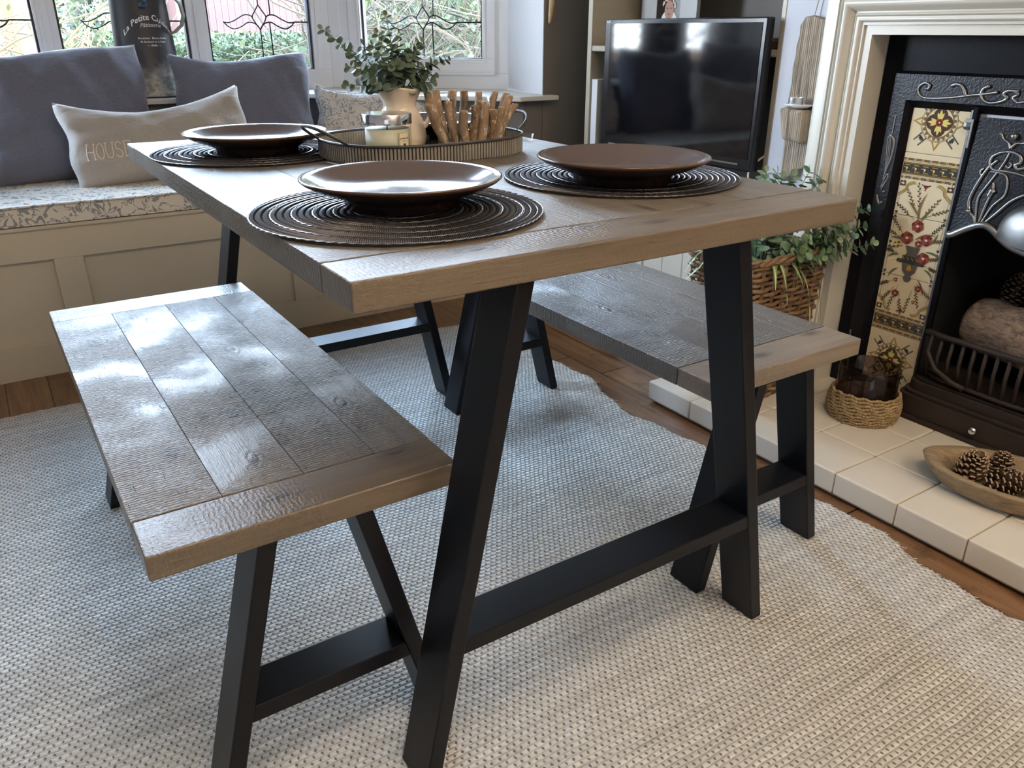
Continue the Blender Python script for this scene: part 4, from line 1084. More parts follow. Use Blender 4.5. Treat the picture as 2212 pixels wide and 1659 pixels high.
# tiles
def tile_panel(s):
    m_ = MB(); x0 = XP - .004; cnt = [0]
    a, b = .243, .390; cy = (a + b) / 2; w = b - a
    def P(px, pz, m, pts):
        cnt[0] += 1; x = x0 - .0002 - cnt[0] * .0000022
        m_.add([(x, FC + s * (cy + px + q[0]), pz + q[1]) for q in pts], [tuple(range(len(pts)))], m)
    def ell(px, pz, rx, rz, m, rot=0., n=14):
        P(px, pz, m, [(rx * cos(2 * PI * k / n) * cos(rot) - rz * sin(2 * PI * k / n) * sin(rot), rx * cos(2 * PI * k / n) * sin(rot) + rz * sin(2 * PI * k / n) * cos(rot)) for k in range(n)])
    def ring_(px, pz, r, t, m, n=28):
        for k in range(n):
            q, q2 = 2 * PI * k / n, 2 * PI * (k + 1) / n
            P(px, pz, m, [(r * cos(q), r * sin(q)), (r * cos(q2), r * sin(q2)), ((r - t) * cos(q2), (r - t) * sin(q2)), ((r - t) * cos(q), (r - t) * sin(q))])
    def rect(px, pz, ww, hh, m, rot=0.):
        c_, s_ = cos(rot), sin(rot); P(px, pz, m, [(c_ * x - s_ * y, s_ * x + c_ * y) for x, y in ((-ww / 2, -hh / 2), (ww / 2, -hh / 2), (ww / 2, hh / 2), (-ww / 2, hh / 2))])
    def line(p, q, t, m):
        dx, dz = q[0] - p[0], q[1] - p[1]; rect((p[0] + q[0]) / 2, (p[1] + q[1]) / 2, math.hypot(dx, dz), t, m, math.atan2(dz, dx))
    def leaf(px, pz, ln_, wd, rot, m):
        c_, s_ = cos(rot), sin(rot); P(px, pz, m, [(c_ * x - s_ * y, s_ * x + c_ * y) for x, y in ((0, 0), (ln_ * .3, wd), (ln_ * .7, wd * .7), (ln_, 0), (ln_ * .7, -wd * .7), (ln_ * .3, -wd))])
    def curve(pts, t, m):
        for p, q in zip(pts, pts[1:]): line(p, q, t, m)
    edges = [.087, .243, .400, .557, .714, .832]
    for z0, z1 in zip(edges, edges[1:]): m_.box(x0, x0 + .004, min(FC + s * a, FC + s * b), max(FC + s * a, FC + s * b), z0 + .0008, z1 - .0008, 't_cream')
    def border(zc):
        rect(0, zc, w - .004, .030, 't_olive'); rect(0, zc, w - .004, .022, 't_dark')
        for k in range(6):
            x = -.0605 + .0242 * k
            curve([(x - .011, zc - .008), (x + .002, zc - .008), (x - .001, zc + .002), (x + .009, zc + .002)], .0024, 't_gold')
            curve([(x - .008, zc + .008), (x + .006, zc + .008)], .0024, 't_gold'); ell(x, zc, .0026, .0026, 't_cream')
        for dz in (-.0225, .0225):
            rect(0, zc + dz, w - .004, .0052, 't_brown'); 
            for k in range(7): rect(-.063 + .021 * k, zc + dz, .005, .005, 't_cream', PI / 4); rect(-.063 + .021 * k, zc + dz, .0028, .0028, 't_brown', PI / 4)
            for k in range(7): rect(-.0525 + .021 * k, zc + dz, .013, .0012, 't_gold')
        rect(0, zc + .0175, w - .002, .001, 't_gold'); rect(0, zc - .0175, w - .002, .001, 't_gold')
    def rosette(zc):
        for q in range(4):
            r_ = q * PI / 2
            for off in (-.009, .009):
                c_, s_ = cos(r_ + PI / 4), sin(r_ + PI / 4); px, pz = c_ * .058 - s_ * off, s_ * .058 + c_ * off
                rect(px, zc + pz, .03, .0035, 't_grey', r_ + PI / 4)
            c_, s_ = cos(r_), sin(r_)
            P(0, zc, 't_gold', [(c_ * x - s_ * y, s_ * x + c_ * y) for x, y in ((.044, -.012), (.068, 0), (.044, .012))])
            P(0, zc, 't_cream', [(c_ * x - s_ * y, s_ * x + c_ * y) for x, y in ((.045, -.007), (.060, 0), (.045, .007))])
            for k in range(5):
                l_ = .6 + (k - 2) * .4; cx_, cz_ = cos(r_ + PI / 4) * .052, sin(r_ + PI / 4) * .052
                leaf(cx_, zc + cz_, .011, .0022, r_ + PI / 4 + (k - 2) * .55, 't_dark')
        ell(0, zc, .047, .047, 't_cream', n=30); ring_(0, zc, .047, .0012, 't_brown'); ring_(0, zc, .0445, .0105, 't_olive')
        for k in range(20):
            q = 2 * PI * k / 20; P(0, zc, 't_cream', [(.0435 * cos(q - .11), .0435 * sin(q - .11)), (.0435 * cos(q + .11), .0435 * sin(q + .11)), (.036 * cos(q), .036 * sin(q))])
        for q in range(4): ell(.016 * cos(q * PI / 2), zc + .016 * sin(q * PI / 2), .0185, .0185, 't_brown')
        for q in range(4):
            for dl in (-.5, 0, .5): leaf(.007 * cos(q * PI / 2), zc + .007 * sin(q * PI / 2), .024 if not dl else .018, .0042, q * PI / 2 + dl, 't_yell')
        ell(0, zc, .0095, .0095, 't_gold'); ell(0, zc, .0085, .0085, 't_red'); ell(0, zc, .002, .002, 't_cream')
    rosette(.166); rosette(.790); border(.271); border(.675)
    # the tall floral panel
    zb, zt = .300, .645
    for sx in (-1, 1):
        for zz, sz in ((zb, 1), (zt, -1)):
            rect(sx * .063, zz + sz * .008, .015, .013, 't_brown'); leaf(sx * .063 - .005, zz + sz * .008, .010, .003, 0, 't_cream'); leaf(sx * .063, zz + sz * .003, .010, .003, PI / 2, 't_cream')
            pts = [(sx * (.071 - .030 * sin(k * PI / 16)), zz + sz * (.030 - .028 * (1 - cos(k * PI / 16)) + .002)) for k in range(9)]
            curve([(sx * .0715, zz + sz * .036), (sx * .063, zz + sz * .030), (sx * .053, zz + sz * .022), (sx * .050, zz + sz * .010), (sx * .042, zz + sz * .004), (sx * .030, zz + sz * .002)], .0042, 't_gold')
            curve([(sx * .0715, zz + sz * .041), (sx * .060, zz + sz * .034), (sx * .049, zz + sz * .024), (sx * .046, zz + sz * .013), (sx * .036, zz + sz * .007), (sx * .026, zz + sz * .006)], .0010, 't_brown')
        line((sx * .066, zb + .04), (sx * .066, zt - .04), .0007, 't_dark')
        for zz in (.400, .478, .557):
            for dl in (-.5, 0, .5): leaf(sx * .066, zz + .002, .009, .0015, PI / 2 + dl, 't_dark'); leaf(sx * .066, zz - .002, .009, .0015, -PI / 2 + dl, 't_dark')
    for zz, sz in ((zt - .006, -1), (zb + .006, 1)):
        P(0, zz, 't_red', [(-.009, 0), (.009, 0), (0, sz * .010)]); 
        for px, pz in ((-.010, 0), (.010, 0), (0, sz * .012)): rect(px, zz + pz, .003, .003, 't_dark', PI / 4)
    r_ = random.Random(21)
    def sprigt(x, z, ang, ln_, m='t_brown', n=9):
        c_, s_ = cos(ang), sin(ang); line((x, z), (x + c_ * ln_, z + s_ * ln_), .0009, m)
        for k in range(n):
            t = .35 + .65 * k / n; sd = 1 if k % 2 else -1
            leaf(x + c_ * ln_ * t, z + s_ * ln_ * t, .0075, .0016, ang + sd * .75, m)
        leaf(x + c_ * ln_, z + s_ * ln_, .007, .0018, ang, m)
    def blade(x, z, ang, ln_, m, bend=.5):
        n = 7; pts = []; a_ = ang
        px, pz = x, z
        for k in range(n + 1):
            pts.append((px, pz, a_, .0028 * sin(PI * min(1, (k + .4) / (n + .4))))); px += cos(a_) * ln_ / n; pz += sin(a_) * ln_ / n; a_ += bend / n
        P(0, 0, m, [(p[0] - sin(p[2]) * p[3], p[1] + cos(p[2]) * p[3]) for p in pts] + [(p[0] + sin(p[2]) * p[3], p[1] - cos(p[2]) * p[3]) for p in pts[::-1]])
    def bloom(x, z, r, m='t_rose'):
        for k in range(6): ell(x + r * .5 * cos(k * PI / 3 + .3), z + r * .5 * sin(k * PI / 3 + .3), r * .52, r * .46, m if k % 2 else 't_red')
        ell(x, z, r * .25, r * .2, 't_cream')
    # vase
    P(0, .452, 't_grey', [(-.020, .030), (.022, .030), (.018, .022), (.014, .012), (.022, 0), (-.022, 0), (-.014, .012), (-.017, .022)])
    P(0, .430, 't_dark', [(-.040, .010), (-.036, .016), (.036, .016), (.040, .010), (.036, .006), (-.036, .006)])
    rect(0, .450, .050, .013, 't_dark'); 
    for k in range(4): line((-.018 + k * .012, .446), (-.012 + k * .012, .454), .0016, 't_gold')
    P(0, .400, 't_grey', [(-.022, .036), (.022, .036), (.018, .016), (.008, .006), (.012, -.002), (.006, -.012), (-.006, -.012), (-.012, -.002), (-.008, .006), (-.018, .016)])
    for dl in (-1.9, -1.57, -1.2): leaf(0, .434, .018, .0035, dl, 't_gold')
    for x, z, an, l_ in [(.0, .55, 2.2, .07), (-.012, .56, 2.7, .062), (.006, .56, 1.0, .07), (.012, .55, .55, .062), (.0, .555, 1.35, .085), (.03, .505, .8, .055), (-.03, .51, 2.3, .05), (-.03, .50, 2.9, .045), (.035, .50, .3, .05), (-.035, .455, 2.9, .035), (-.04, .44, 3.4, .03), (.04, .46, .1, .03),
                         (-.025, .385, -1.9, .055), (-.03, .39, -2.5, .045), (-.02, .37, -1.4, .06), (.02, .375, -1.3, .065), (.03, .37, -1.0, .05), (.015, .36, -1.8, .060), (.038, .385, -.5, .035)]: sprigt(x, z, an, l_)
    for x, z, an, l_, bd, m in [(0, .54, 1.3, .085, .9, 't_olive'), (-.005, .545, 1.9, .05, .6, 't_green'), (0, .5, 2.4, .06, .9, 't_olive'), (.02, .49, .5, .05, -.9, 't_green'), (.03, .48, -.1, .04, -.7, 't_green'), (-.03, .49, 2.6, .05, -1, 't_olive'), (-.035, .475, 3.0, .045, .9, 't_green'), (.035, .455, .1, .035, -1.2, 't_green'), (-.04, .43, 3.3, .035, 1.2, 't_green'), (.03, .42, -.5, .04, -.9, 't_green'), (-.03, .40, -2.4, .045, .8, 't_green'), (.005, .56, 1.0, .05, -.5, 't_olive')]: blade(x, z, an, l_, m, bd)
    bloom(.0, .536, .0165); bloom(-.030, .505, .016); bloom(.022, .502, .0175); bloom(-.032, .458, .0165); bloom(-.012, .492, .010); bloom(.045, .482, .009, 't_yell'); bloom(.024, .352, .010); bloom(-.036, .378, .009); bloom(.03, .388, .006, 't_gold'); bloom(-.03, .34, .005, 't_gold')
    part(m_, 'tile_panel', ins, IO)
    m_ = MB(); ybox(m_, XP - .009, XP, .236, .2435, .087, .832, 'iron_polished', s); part(m_, 'tile_bead', ins, IO, bevel=.002)
    m_ = MB(); ybox(m_, XP - .016, XP, .222, .236, .10, .835, 'iron_flat', s); part(m_, 'cheek', ins, IO, bevel=.004)
for s in (1, -1): tile_panel(s)
# hood
HW = .220
def arch(y):   # lower edge of the hood over y in -HW..HW (from centre)
    t = abs(y) / HW
    return .545 + .030 * math.exp(-((t - .62) / .20) ** 2) - .012 * math.exp(-((t - .98) / .10) ** 2) - .020 * math.exp(-(t / .45) ** 2)
m_ = MB(); NH = 60
def hoodfn(u, v):
    y = -HW + 2 * HW * u; z0 = arch(y); z = z0 + (.812 - z0) * v
    return (XP - .010 - .022 * (1 - v) ** 1.5, FC + y, z)
m_.grid(hoodfn, NH, 14, 'iron_hammered', flip=True)
m_.grid(lambda u, v: (XP - .010 - .022 + .03 * v, FC - HW + 2 * HW * u, arch(-HW + 2 * HW * u)), NH, 2, 'iron_flat')
part(m_, 'hood', ins, IO, smooth=True)
m_ = MB(); m_.tube([(XP - .036, FC - HW + 2 * HW * k / 70, arch(-HW + 2 * HW * k / 70) + .004) for k in range(71)], .0085, 'iron_polished', 10); part(m_, 'hood_edge', ins, IO, smooth=True)
m_ = MB(); m_.grid(lambda u, v: (XP - .028 - .045 * math.sqrt(max(0, 1 - v * v)), FC + .112 * v * cos(PI * u), .560 + (.105 * v * sin(PI * u)) - .016 * (1 - (v * cos(PI * u)) ** 2)), 30, 14, 'iron_polished'); part(m_, 'dome', ins, IO, smooth=True)
# relief scrolls
def spline(P, n=8):
    P = [Vector((p[0], p[1], 0)) for p in P]; out = []
    for k in range(len(P) - 1):
        p0, p1, p2, p3 = P[max(k - 1, 0)], P[k], P[k + 1], P[min(k + 2, len(P) - 1)]
        for s in range(n):
            t = s / n; q = .5 * ((2 * p1) + (p2 - p0) * t + (2 * p0 - 5 * p1 + 4 * p2 - p3) * t * t + (3 * p1 - p0 - 3 * p2 + p3) * t ** 3); out.append((q.x, q.y))
    out.append((P[-1].x, P[-1].y)); return out
def relief(mbx, P, x, r, s=1, taper=None):
    Q = spline(P); n = len(Q)
    rs = [r * 1.28 * (1 + (taper or 0) * sin(PI * i / (n - 1))) for i in range(n)]
    mbx.tube([(x(q[0], q[1]) if callable(x) else x, FC + s * (q[0] - FC), q[1]) for q in Q], rs, 'iron_polished', 7)
for s in (1, -1):   # top band scrolls; coordinates in y, z
    m_ = MB(); xb_ = XP - .0225
    relief(m_, [(.459, .868), (.452, .866), (.449, .873), (.456, .879), (.466, .878), (.476, .869), (.474, .855), (.458, .846), (.43, .846), (.39, .850), (.35, .857), (.31, .863), (.285, .868)], xb_, .0032, s, -.3)
    relief(m_, [(.395, .876), (.385, .880), (.372, .878), (.362, .866), (.357, .856)], xb_, .0034, s)
    relief(m_, [(.310, .878), (.318, .874), (.322, .862), (.314, .850), (.295, .844), (.27, .850), (.262, .858), (.272, .864), (.262, .872), (.24, .872)], xb_, .003, s)
    m_.ball((xb_ - .001, FC + s * (.308 - FC), .879), .0045, 'iron_polished', 8)
    relief(m_, [(.24, .850), (.25, .858), (.24, .866), (.255, .874)], xb_, .0028, s)
    relief(m_, [(.24, .848), (.22, .852), (.19, .862), (.15, .866), (.11, .858)], xb_, .0026, s)
    part(m_, 'frame_relief', ins, IO, smooth=True)
    m_ = MB(); 
    for z0 in (.62,):
        relief(m_, [(.524, .80), (.524, .76), (.527, .745)], XP - .0215, .0015, s)
        for dy in (-.007, -.003, .001): relief(m_, [(.530, .755), (.532 + dy, .74), (.528 + dy, .70), (.524, .655)], XP - .0215, .0013, s)
        relief(m_, [(.532, .752), (.522, .748), (.514, .735), (.514, .70), (.522, .665), (.525, .64)], XP - .0215, .0024, s)
        relief(m_, [(.528, .62), (.524, .635), (.517, .655), (.514, .645), (.520, .63), (.526, .615)], XP - .0215, .002, s)
        relief(m_, [(.535, .60), (.530, .585), (.522, .578), (.518, .585)], XP - .0215, .0026, s); m_.ball((XP - .022, FC + s * (.517 - FC), .61), .004, 'iron_polished', 8)
        relief(m_, [(.540, .22), (.535, .18), (.530, .13), (.528, .09)], XP - .0215, .002, s)
    part(m_, 'side_relief', ins, IO, smooth=True)
def hx(y, z):
    z0 = arch(y - FC); v = max(0, min(1, (z - z0) / (.812 - z0))); return XP - .0115 - .022 * (1 - v) ** 1.5
for s in (1, -1):
    m_ = MB()
    relief(m_, [(.262, .575), (.270, .61), (.272, .635), (.262, .66), (.248, .69), (.236, .72), (.230, .745)], hx, .0022, s)
    relief(m_, [(.255, .575), (.250, .62), (.244, .655), (.248, .672)], hx, .0020, s, .4)
    relief(m_, [(.250, .640), (.246, .655), (.240, .650)], hx, .0042, s)
    relief(m_, [(.250, .575), (.235, .62), (.215, .65), (.225, .69), (.262, .695)], hx, .0021, s)
    relief(m_, [(.245, .575), (.222, .605), (.195, .64), (.16, .66), (.14, .655)], hx, .0023, s, .3)
    relief(m_, [(.262, .575), (.272, .59), (.284, .60), (.292, .625), (.285, .66), (.270, .70), (.252, .722)], hx, .0024, s, .4)
    m_.ball((hx(.285, .60) - .002, FC + s * (.285 - FC), .60), .0065, 'iron_polished', 8)
    relief(m_, [(.238, .742), (.252, .738), (.266, .728), (.268, .712), (.256, .70), (.225, .70), (.19, .696), (.16, .690)], hx, .0023, s, .3)
    relief(m_, [(.238, .742), (.222, .742), (.206, .735), (.202, .722), (.212, .716), (.205, .708), (.19, .712), (.17, .720)], hx, .0026, s, .3)
    relief(m_, [(.232, .712), (.224, .708), (.220, .715), (.226, .720)], hx, .002, s)
    relief(m_, [(.278, .70), (.284, .694), (.282, .684), (.276, .688)], hx, .002, s)
    relief(m_, [(.232, .750), (.240, .762), (.252, .768), (.262, .780)], hx, .0034, s, -.4)
    relief(m_, [(.232, .750), (.222, .762), (.206, .764), (.196, .776)], hx, .0034, s, -.4)
    m_.ball((hx(.23, .775) - .002, FC + s * (.230 - FC), .776), .0085, 'iron_polished', 10)
    part(m_, 'hood_relief', ins, IO, smooth=True)
# bracket at the top corner of the tile column
for s in (1, -1):
    m_ = MB(); ybox(m_, XP - .020, XP - .014, .226, .246, .797, .806, 'iron_polished', s); ybox(m_, XP - .020, XP - .014, .226, .232, .74, .800, 'iron_polished', s); m_.ball((XP - .014, FC + s * .242, .792), .012, 'iron_polished', 10, (.5, 1, 1)); part(m_, 'corner_bracket', ins, IO, bevel=.002)
# firebox
m_ = MB(); m_.box(XR - .07, XR - .06, OY0 + .01, OY1 - .01, .09, .65, 'soot'); m_.box(XB - .001, XR - .06, OY0 + .002, OY0 + .02, .09, .65, 'soot'); m_.box(XB - .001, XR - .06, OY1 - .02, OY1 - .002, .09, .65, 'soot')
m_.box(XB - .001, XR - .06, OY0 + .01, OY1 - .01, .64, .655, 'soot'); m_.box(XB - .002, XR - .06, OY0 + .01, OY1 - .01, HZ, .16, 'soot')
part(m_, 'firebox', ins, IO)
# ash-pan base with rounded ends
def rrect(x0, x1, hw, r, n=6):
    pts = [(x1, FC - hw)]
    pts = [(x1, FC + hw)] + [(x0 + r - r * sin(q), FC + hw - r + r * cos(q)) for q in [PI / 2 * k / n for k in range(n + 1)]] + [(x0 + r - r * cos(q), FC - hw + r - r * sin(q)) for q in [PI / 2 * k / n for k in range(n + 1)]] + [(x1, FC - hw)]
    return pts
m_ = MB()
for z0, z1, x0, hw in ((HZ, .066, 1.630, .262), (.066, .118, 1.640, .250), (.118, .128, 1.650, .244), (.128, .152, 1.662, .238), (.152, .158, 1.672, .232)):
    m_.prism(rrect(x0, XP - .002, hw, .035), z0, z1, 'iron_rust', 'XY')
part(m_, 'ash_pan_cover', ins, IO, bevel=.004, seg=3)
m_ = MB(); m_.ball((1.632, .128, .092), .0115, 'chrome', 16); part(m_, 'knob', ins, IO, smooth=True)
m_ = MB()
m_.tube([(1.704, FC + .232, .275), (1.685, FC + .215, .285), (1.668, FC + .17, .287), (1.663, FC, .288), (1.668, FC - .17, .287), (1.685, FC - .215, .285), (1.704, FC - .232, .275)], .0075, 'iron_rust', 8)
m_.tube([(1.690, FC + .20, .176), (1.676, FC + .16, .172), (1.671, FC, .170), (1.676, FC - .16, .172), (1.690, FC - .20, .176)], .006, 'iron_rust', 8)
for k in range(15):
    y = FC + .200 - .0286 * k; m_.tube([(1.674 + .012 * (abs(y - FC) / .2) ** 3, y, .172), (1.668, y + .002, .23), (1.668 + .01 * (abs(y - FC) / .2) ** 3, y, .287)], .0052, 'iron_rust', 6)
for s in (1, -1):
    m_.tube([(1.690, FC + s * .215, .27), (1.668, FC + s * .20, .235), (1.662, FC + s * .17, .20), (1.664, FC + s * .12, .178), (1.668, FC + s * .09, .172)], .0065, 'iron_rust', 7)
    m_.tube([(1.700, FC + s * .222, .155), (1.700, FC + s * .222, .28)], .009, 'iron_rust', 7)
for y in (FC + .10, FC, FC - .10): m_.tube([(1.676, y, .172), (1.680, y, .155)], .006, 'iron_rust', 6)
part(m_, 'grate_bars', ins, IO, smooth=True)
m_ = MB(); m_.box(1.69, XR - .08, FC - .19, FC + .19, .160, .168, 'iron_rust'); part(m_, 'grate_floor', ins, IO)

def log(name, label, p, q, r, m='log_bark'):
    p, q = Vector(p), Vector(q); L_ = (q - p).length
    root = thing(name, label, 'log', tuple((p + q) / 2), 0, 'logs in the fire grate')
    root.rotation_mode = 'QUATERNION'; root.rotation_quaternion = (q - p).to_track_quat('Z', 'Y')
    m_ = MB(); m_.tube([(0.003 * sin(k), .003 * cos(k * 1.7), -L_ / 2 + L_ * k / 8) for k in range(9)], [r * (.9 if k in (0, 8) else 1 + .04 * sin(k * 2)) for k in range(9)], m, 18); m_.build('bark', root, smooth=True, auto=.7)
    for s in (-1, 1):
        m_ = MB(); m_.lathe([(r * .86, s * (L_ / 2 + .0005)), (0, s * (L_ / 2 + .001))], 'log_bark', n=20); m_.build('cut_end', root)
log('log', 'big pale log lying across the front of the fire grate', (1.80, .262, .305), (1.755, -.02, .300), .071)
log('log', 'smaller dark log end behind the big log in the grate', (1.868, .315, .262), (1.895, .06, .222), .048)

def pinecone(label, loc, sc, rot, group, seed):
    root = thing('pine_cone', label, 'pine cone', loc, 0, group, rot=rot); r = random.Random(seed)
    m_ = MB(); m_.tube([(0, 0, -.028 * sc), (0, 0, 0), (0, 0, .035 * sc)], [.010 * sc, .009 * sc, .003 * sc], 'cone', 8)
    n = 88
    for k in range(n):
        t = k / n; a = k * 2.39996; z = (-.028 + .060 * t) * sc; R = (.010 + .020 * sin(PI * (.16 + .80 * t)) ** .8) * sc
        el = -.25 + 1.15 * t; d = Vector((cos(a) * cos(el), sin(a) * cos(el), sin(el))); w = Vector((-sin(a), cos(a), 0)); u = d.cross(w) * -1
        p0 = Vector((0, 0, z)) + d * .004 * sc; tip = Vector((0, 0, z)) + d * R
        ww = .0068 * sc * (1 - .35 * t); th = .0016 * sc
        vs = [p0 - w * ww * .4, p0 + w * ww * .4, tip + w * ww + u * th, tip - w * ww + u * th, tip + w * ww * .85 - u * th * 1.2, tip - w * ww * .85 - u * th * 1.2, tip + d * .0022 * sc]
        m_.add(vs[:4] + [vs[6]], [(0, 1, 2, 3), (3, 2, 4)], 'cone')
        m_.add([vs[0], vs[1], vs[4], vs[5]], [(3, 2, 1, 0)], 'cone')
        m_.add([vs[2], vs[3], vs[5], vs[4], vs[6]], [(0, 4, 3), (1, 4, 0), (2, 4, 1), (3, 4, 2)], 'cone_tip')
    m_.build('scales', root); return root

bo = thing('wooden_bowl', 'rustic oval carved wooden bowl holding pine cones on the hearth', 'bowl', (1.468, -.072, HZ + .0005), math.radians(-68))
m_ = MB(); BA, BB_ = .205, .108
def bw(r, z, k=1.): return (r, z)
NB = 72; rings_ = [(.66, .001), (.84, .010), (.96, .034), (1.0, .052), (.985, .0555), (.88, .0545), (.845, .050), (.77, .030), (.62, .016), (.3, .012), (.01, .012)]
def bfn(u, v):
    k = v * (len(rings_) - 1); i = min(int(k), len(rings_) - 2); t = k - i
    f_ = rings_[i][0] * (1 - t) + rings_[i + 1][0] * t; z = rings_[i][1] * (1 - t) + rings_[i + 1][1] * t
    a = 2 * PI * u; wob = 1 + .02 * sin(3 * a + 1) + .012 * sin(7 * a)
    c_ = cos(a); x = BA * f_ * wob * c_; y = BB_ * f_ * wob * sin(a) * (1 - .12 * c_ * c_)
    return (x, y, z + .004 * f_ * c_ * c_)
m_.grid(bfn, NB, 31, 'bowl_wood', True); m_.prism([bfn(u / 40, 0)[:2] for u in range(40)], 0, .0012, 'bowl_wood'); m_.build('shell', bo, smooth=True)
G_ = 'pine cones in the wooden bowl'
pinecone('pine cone at the left end of the wooden bowl', (1.432, .022, HZ + .050), 1.05, (.35, -.2, 0), G_, 1)
pinecone('upright pine cone at the back of the bowl behind the pale one', (1.478, -.018, HZ + .048), .95, (.15, .3, 1), G_, 2)
pinecone('pine cone lying on its side at the front of the bowl', (1.428, -.052, HZ + .044), 1.05, (1.2, .5, .6), G_, 3)
pinecone('dark pine cone deepest in the bowl, cut by the picture edge', (1.490, -.100, HZ + .044), 1.0, (.9, -.6, 2), G_, 4)
pinecone('dark pine cone in the shadows behind the logs', (1.93, .245, .372), 1.1, (.2, .1, 0), 'pine cones in the fireplace', 6)
pinecone('pine cone resting high behind the big log', (1.92, .17, .36), 1.0, (.5, -.4, 1), 'pine cones in the fireplace', 7)

# candle in seagrass sleeve
cg = thing('glass_candle', 'brown candle in a smoked glass tumbler on the hearth', 'candle', (1.553, .378, HZ + .004))
m_ = MB(); R1 = .074
m_.lathe([(0, 0), (R1 - .006, 0), (R1 - .002, .005), (R1, .02), (R1 + .001, .138), (R1 - .002, .1405), (R1 - .005, .138), (R1 - .0055, .02), (R1 - .009, .008), (0, .008)], 'glass_smoke', n=64); m_.build('tumbler', cg, smooth=True)
m_ = MB(); m_.lathe([(0, .0085), (R1 - .0095, .0085), (R1 - .006, .02), (R1 - .006, .066), (R1 - .012, .063), (0, .062)], 'wax_brown', n=48); m_.build('wax', cg, smooth=True)
sl = thing('seagrass_sleeve', 'braided seagrass sleeve around the base of the glass candle', 'sleeve', (1.553, .378, HZ + .0005))
m_ = MB(); rows = 10
for k in range(rows):
    z = .004 + .0078 * k; R = .0815 + .0085 * sin(PI * (k + .6) / rows); nn = 60
    for s in (0, 1):
        pts = []
        for i in range(nn * 3):
            a = 2 * PI * i / (nn * 3); ph = 2 * PI * i / 3 / 1. + PI * s + k * 1.3
            pts.append(((R + .0022 * sin(ph)) * cos(a), (R + .0022 * sin(ph)) * sin(a), z + .0024 * cos(ph) + (.004 * sin(a * 2 + 1) * k / rows) + .0018 * sin(a * 15 + k)))
        m_.tube(pts, .0030, 'seagrass', 5, closed=True)
m_.build('braid', sl, smooth=True)
m_ = MB(); m_.lathe([(0, .001), (.078, .001), (.086, .03), (.082, .075), (.080, .075), (.083, .03), (.076, .003), (0, .003)], 'seagrass', n=40); m_.build('lining', sl, smooth=True)

# ------------------------------------------------------------------ wicker basket with plants
bk = thing('wicker_basket', 'square brown wicker basket planter on the hearth behind the right bench', 'basket', (1.430, .685, HZ + .0005))
bw0, bd0, bw1, bd1, bh = .110, .090, .155, .112, .412
def rper(t, hw, hd, r=.028):
    """point on a rounded rectangle perimeter, t in 0..1, with outward normal"""
    a, b = hw - r, hd - r; segs = [2 * a, PI / 2 * r, 2 * b, PI / 2 * r, 2 * a, PI / 2 * r, 2 * b, PI / 2 * r]; tot = sum(segs); d = (t % 1) * tot; k = 0
    while d > segs[k] and k < 7: d -= segs[k]; k += 1
    if k == 0: return (-a + d, -hd, 0, -1)
    if k == 1: q = -PI / 2 + d / r; return (a + r * cos(q), -b + r * sin(q), cos(q), sin(q))
    if k == 2: return (hw, -b + d, 1, 0)
    if k == 3: q = d / r; return (a + r * cos(q), b + r * sin(q), cos(q), sin(q))
    if k == 4: return (a - d, hd, 0, 1)
    if k == 5: q = PI / 2 + d / r; return (-a + r * cos(q), b + r * sin(q), cos(q), sin(q))
    if k == 6: return (-hw, b - d, -1, 0)
    q = PI + d / r; return (-a + r * cos(q), -b + r * sin(q), cos(q), sin(q))
m_ = MB(); rows = 27; NS = 24
for k in range(rows):
    t = k / (rows - 1); z = .008 + (bh - .03) * t; hw = bw0 + (bw1 - bw0) * t ** .7; hd = bd0 + (bd1 - bd0) * t ** .7
    pts = []; n_ = NS * 4
    for i in range(n_):
        x, y, nx, ny = rper(i / n_, hw, hd); w_ = .0048 * sin(2 * PI * i / 8 + (PI if k % 2 else 0))
        pts.append((x + nx * w_, y + ny * w_, z + .0015 * sin(i * .7 + k)))
    m_.tube(pts, .0054 + .0008 * sin(k * 2.1), 'wicker', 7, closed=True)
m_.build('weave', bk, smooth=True)
m_ = MB()
for i in range(NS):
    for dt in (-.0035, .0035):
        pts = []
        for k in range(8):
            t = k / 7; x, y, nx, ny = rper((i + .5) / NS + dt, bw0 + (bw1 - bw0) * t ** .7, bd0 + (bd1 - bd0) * t ** .7); pts.append((x, y, .003 + (bh - .012) * t))
        m_.tube(pts, .0030, 'wicker', 5)
m_.build('stakes', bk, smooth=True)
m_ = MB()
for s, dz, rr in ((0, 0, .0062), (2.1, .008, .006), (4.2, .003, .006)):
    pts = []
    for i in range(120):
        x, y, nx, ny = rper(i / 120, bw1 + .003, bd1 + .003); ph = i * .45 + s; pts.append((x + nx * .006 * cos(ph), y + ny * .006 * cos(ph), bh - .008 + .006 * sin(ph) + dz * .3))
    m_.tube(pts, rr, 'wicker', 6, closed=True)
m_.build('braided_rim', bk, smooth=True)
for s in (-1, 1):
    m_ = MB()
    for q in (-.005, .0, .005): m_.tube([(s * .06, -bd1 - .006 + q, bh - .045) if False else (s * (bw1 + .004), -.045, bh - .05), (s * (bw1 + .012), -.042 + q, bh), (s * (bw1 - .01), -.02 + q, bh + .045), (s * (bw1 - .01), .02 + q, bh + .045), (s * (bw1 + .012), .042 + q, bh), (s * (bw1 + .004), .045, bh - .05)], .0042, 'wicker', 6)
    m_.build('handle', bk, smooth=True)
m_ = MB(); m_.box(-bw0 + .002, bw0 - .002, -bd0 + .002, bd0 - .002, .001, .006, 'wicker'); m_.build('bottom', bk)
po = thing('plant_pot', 'black plant pot of soil sunk in the wicker basket', 'pot', (1.430, .685, HZ + .008))
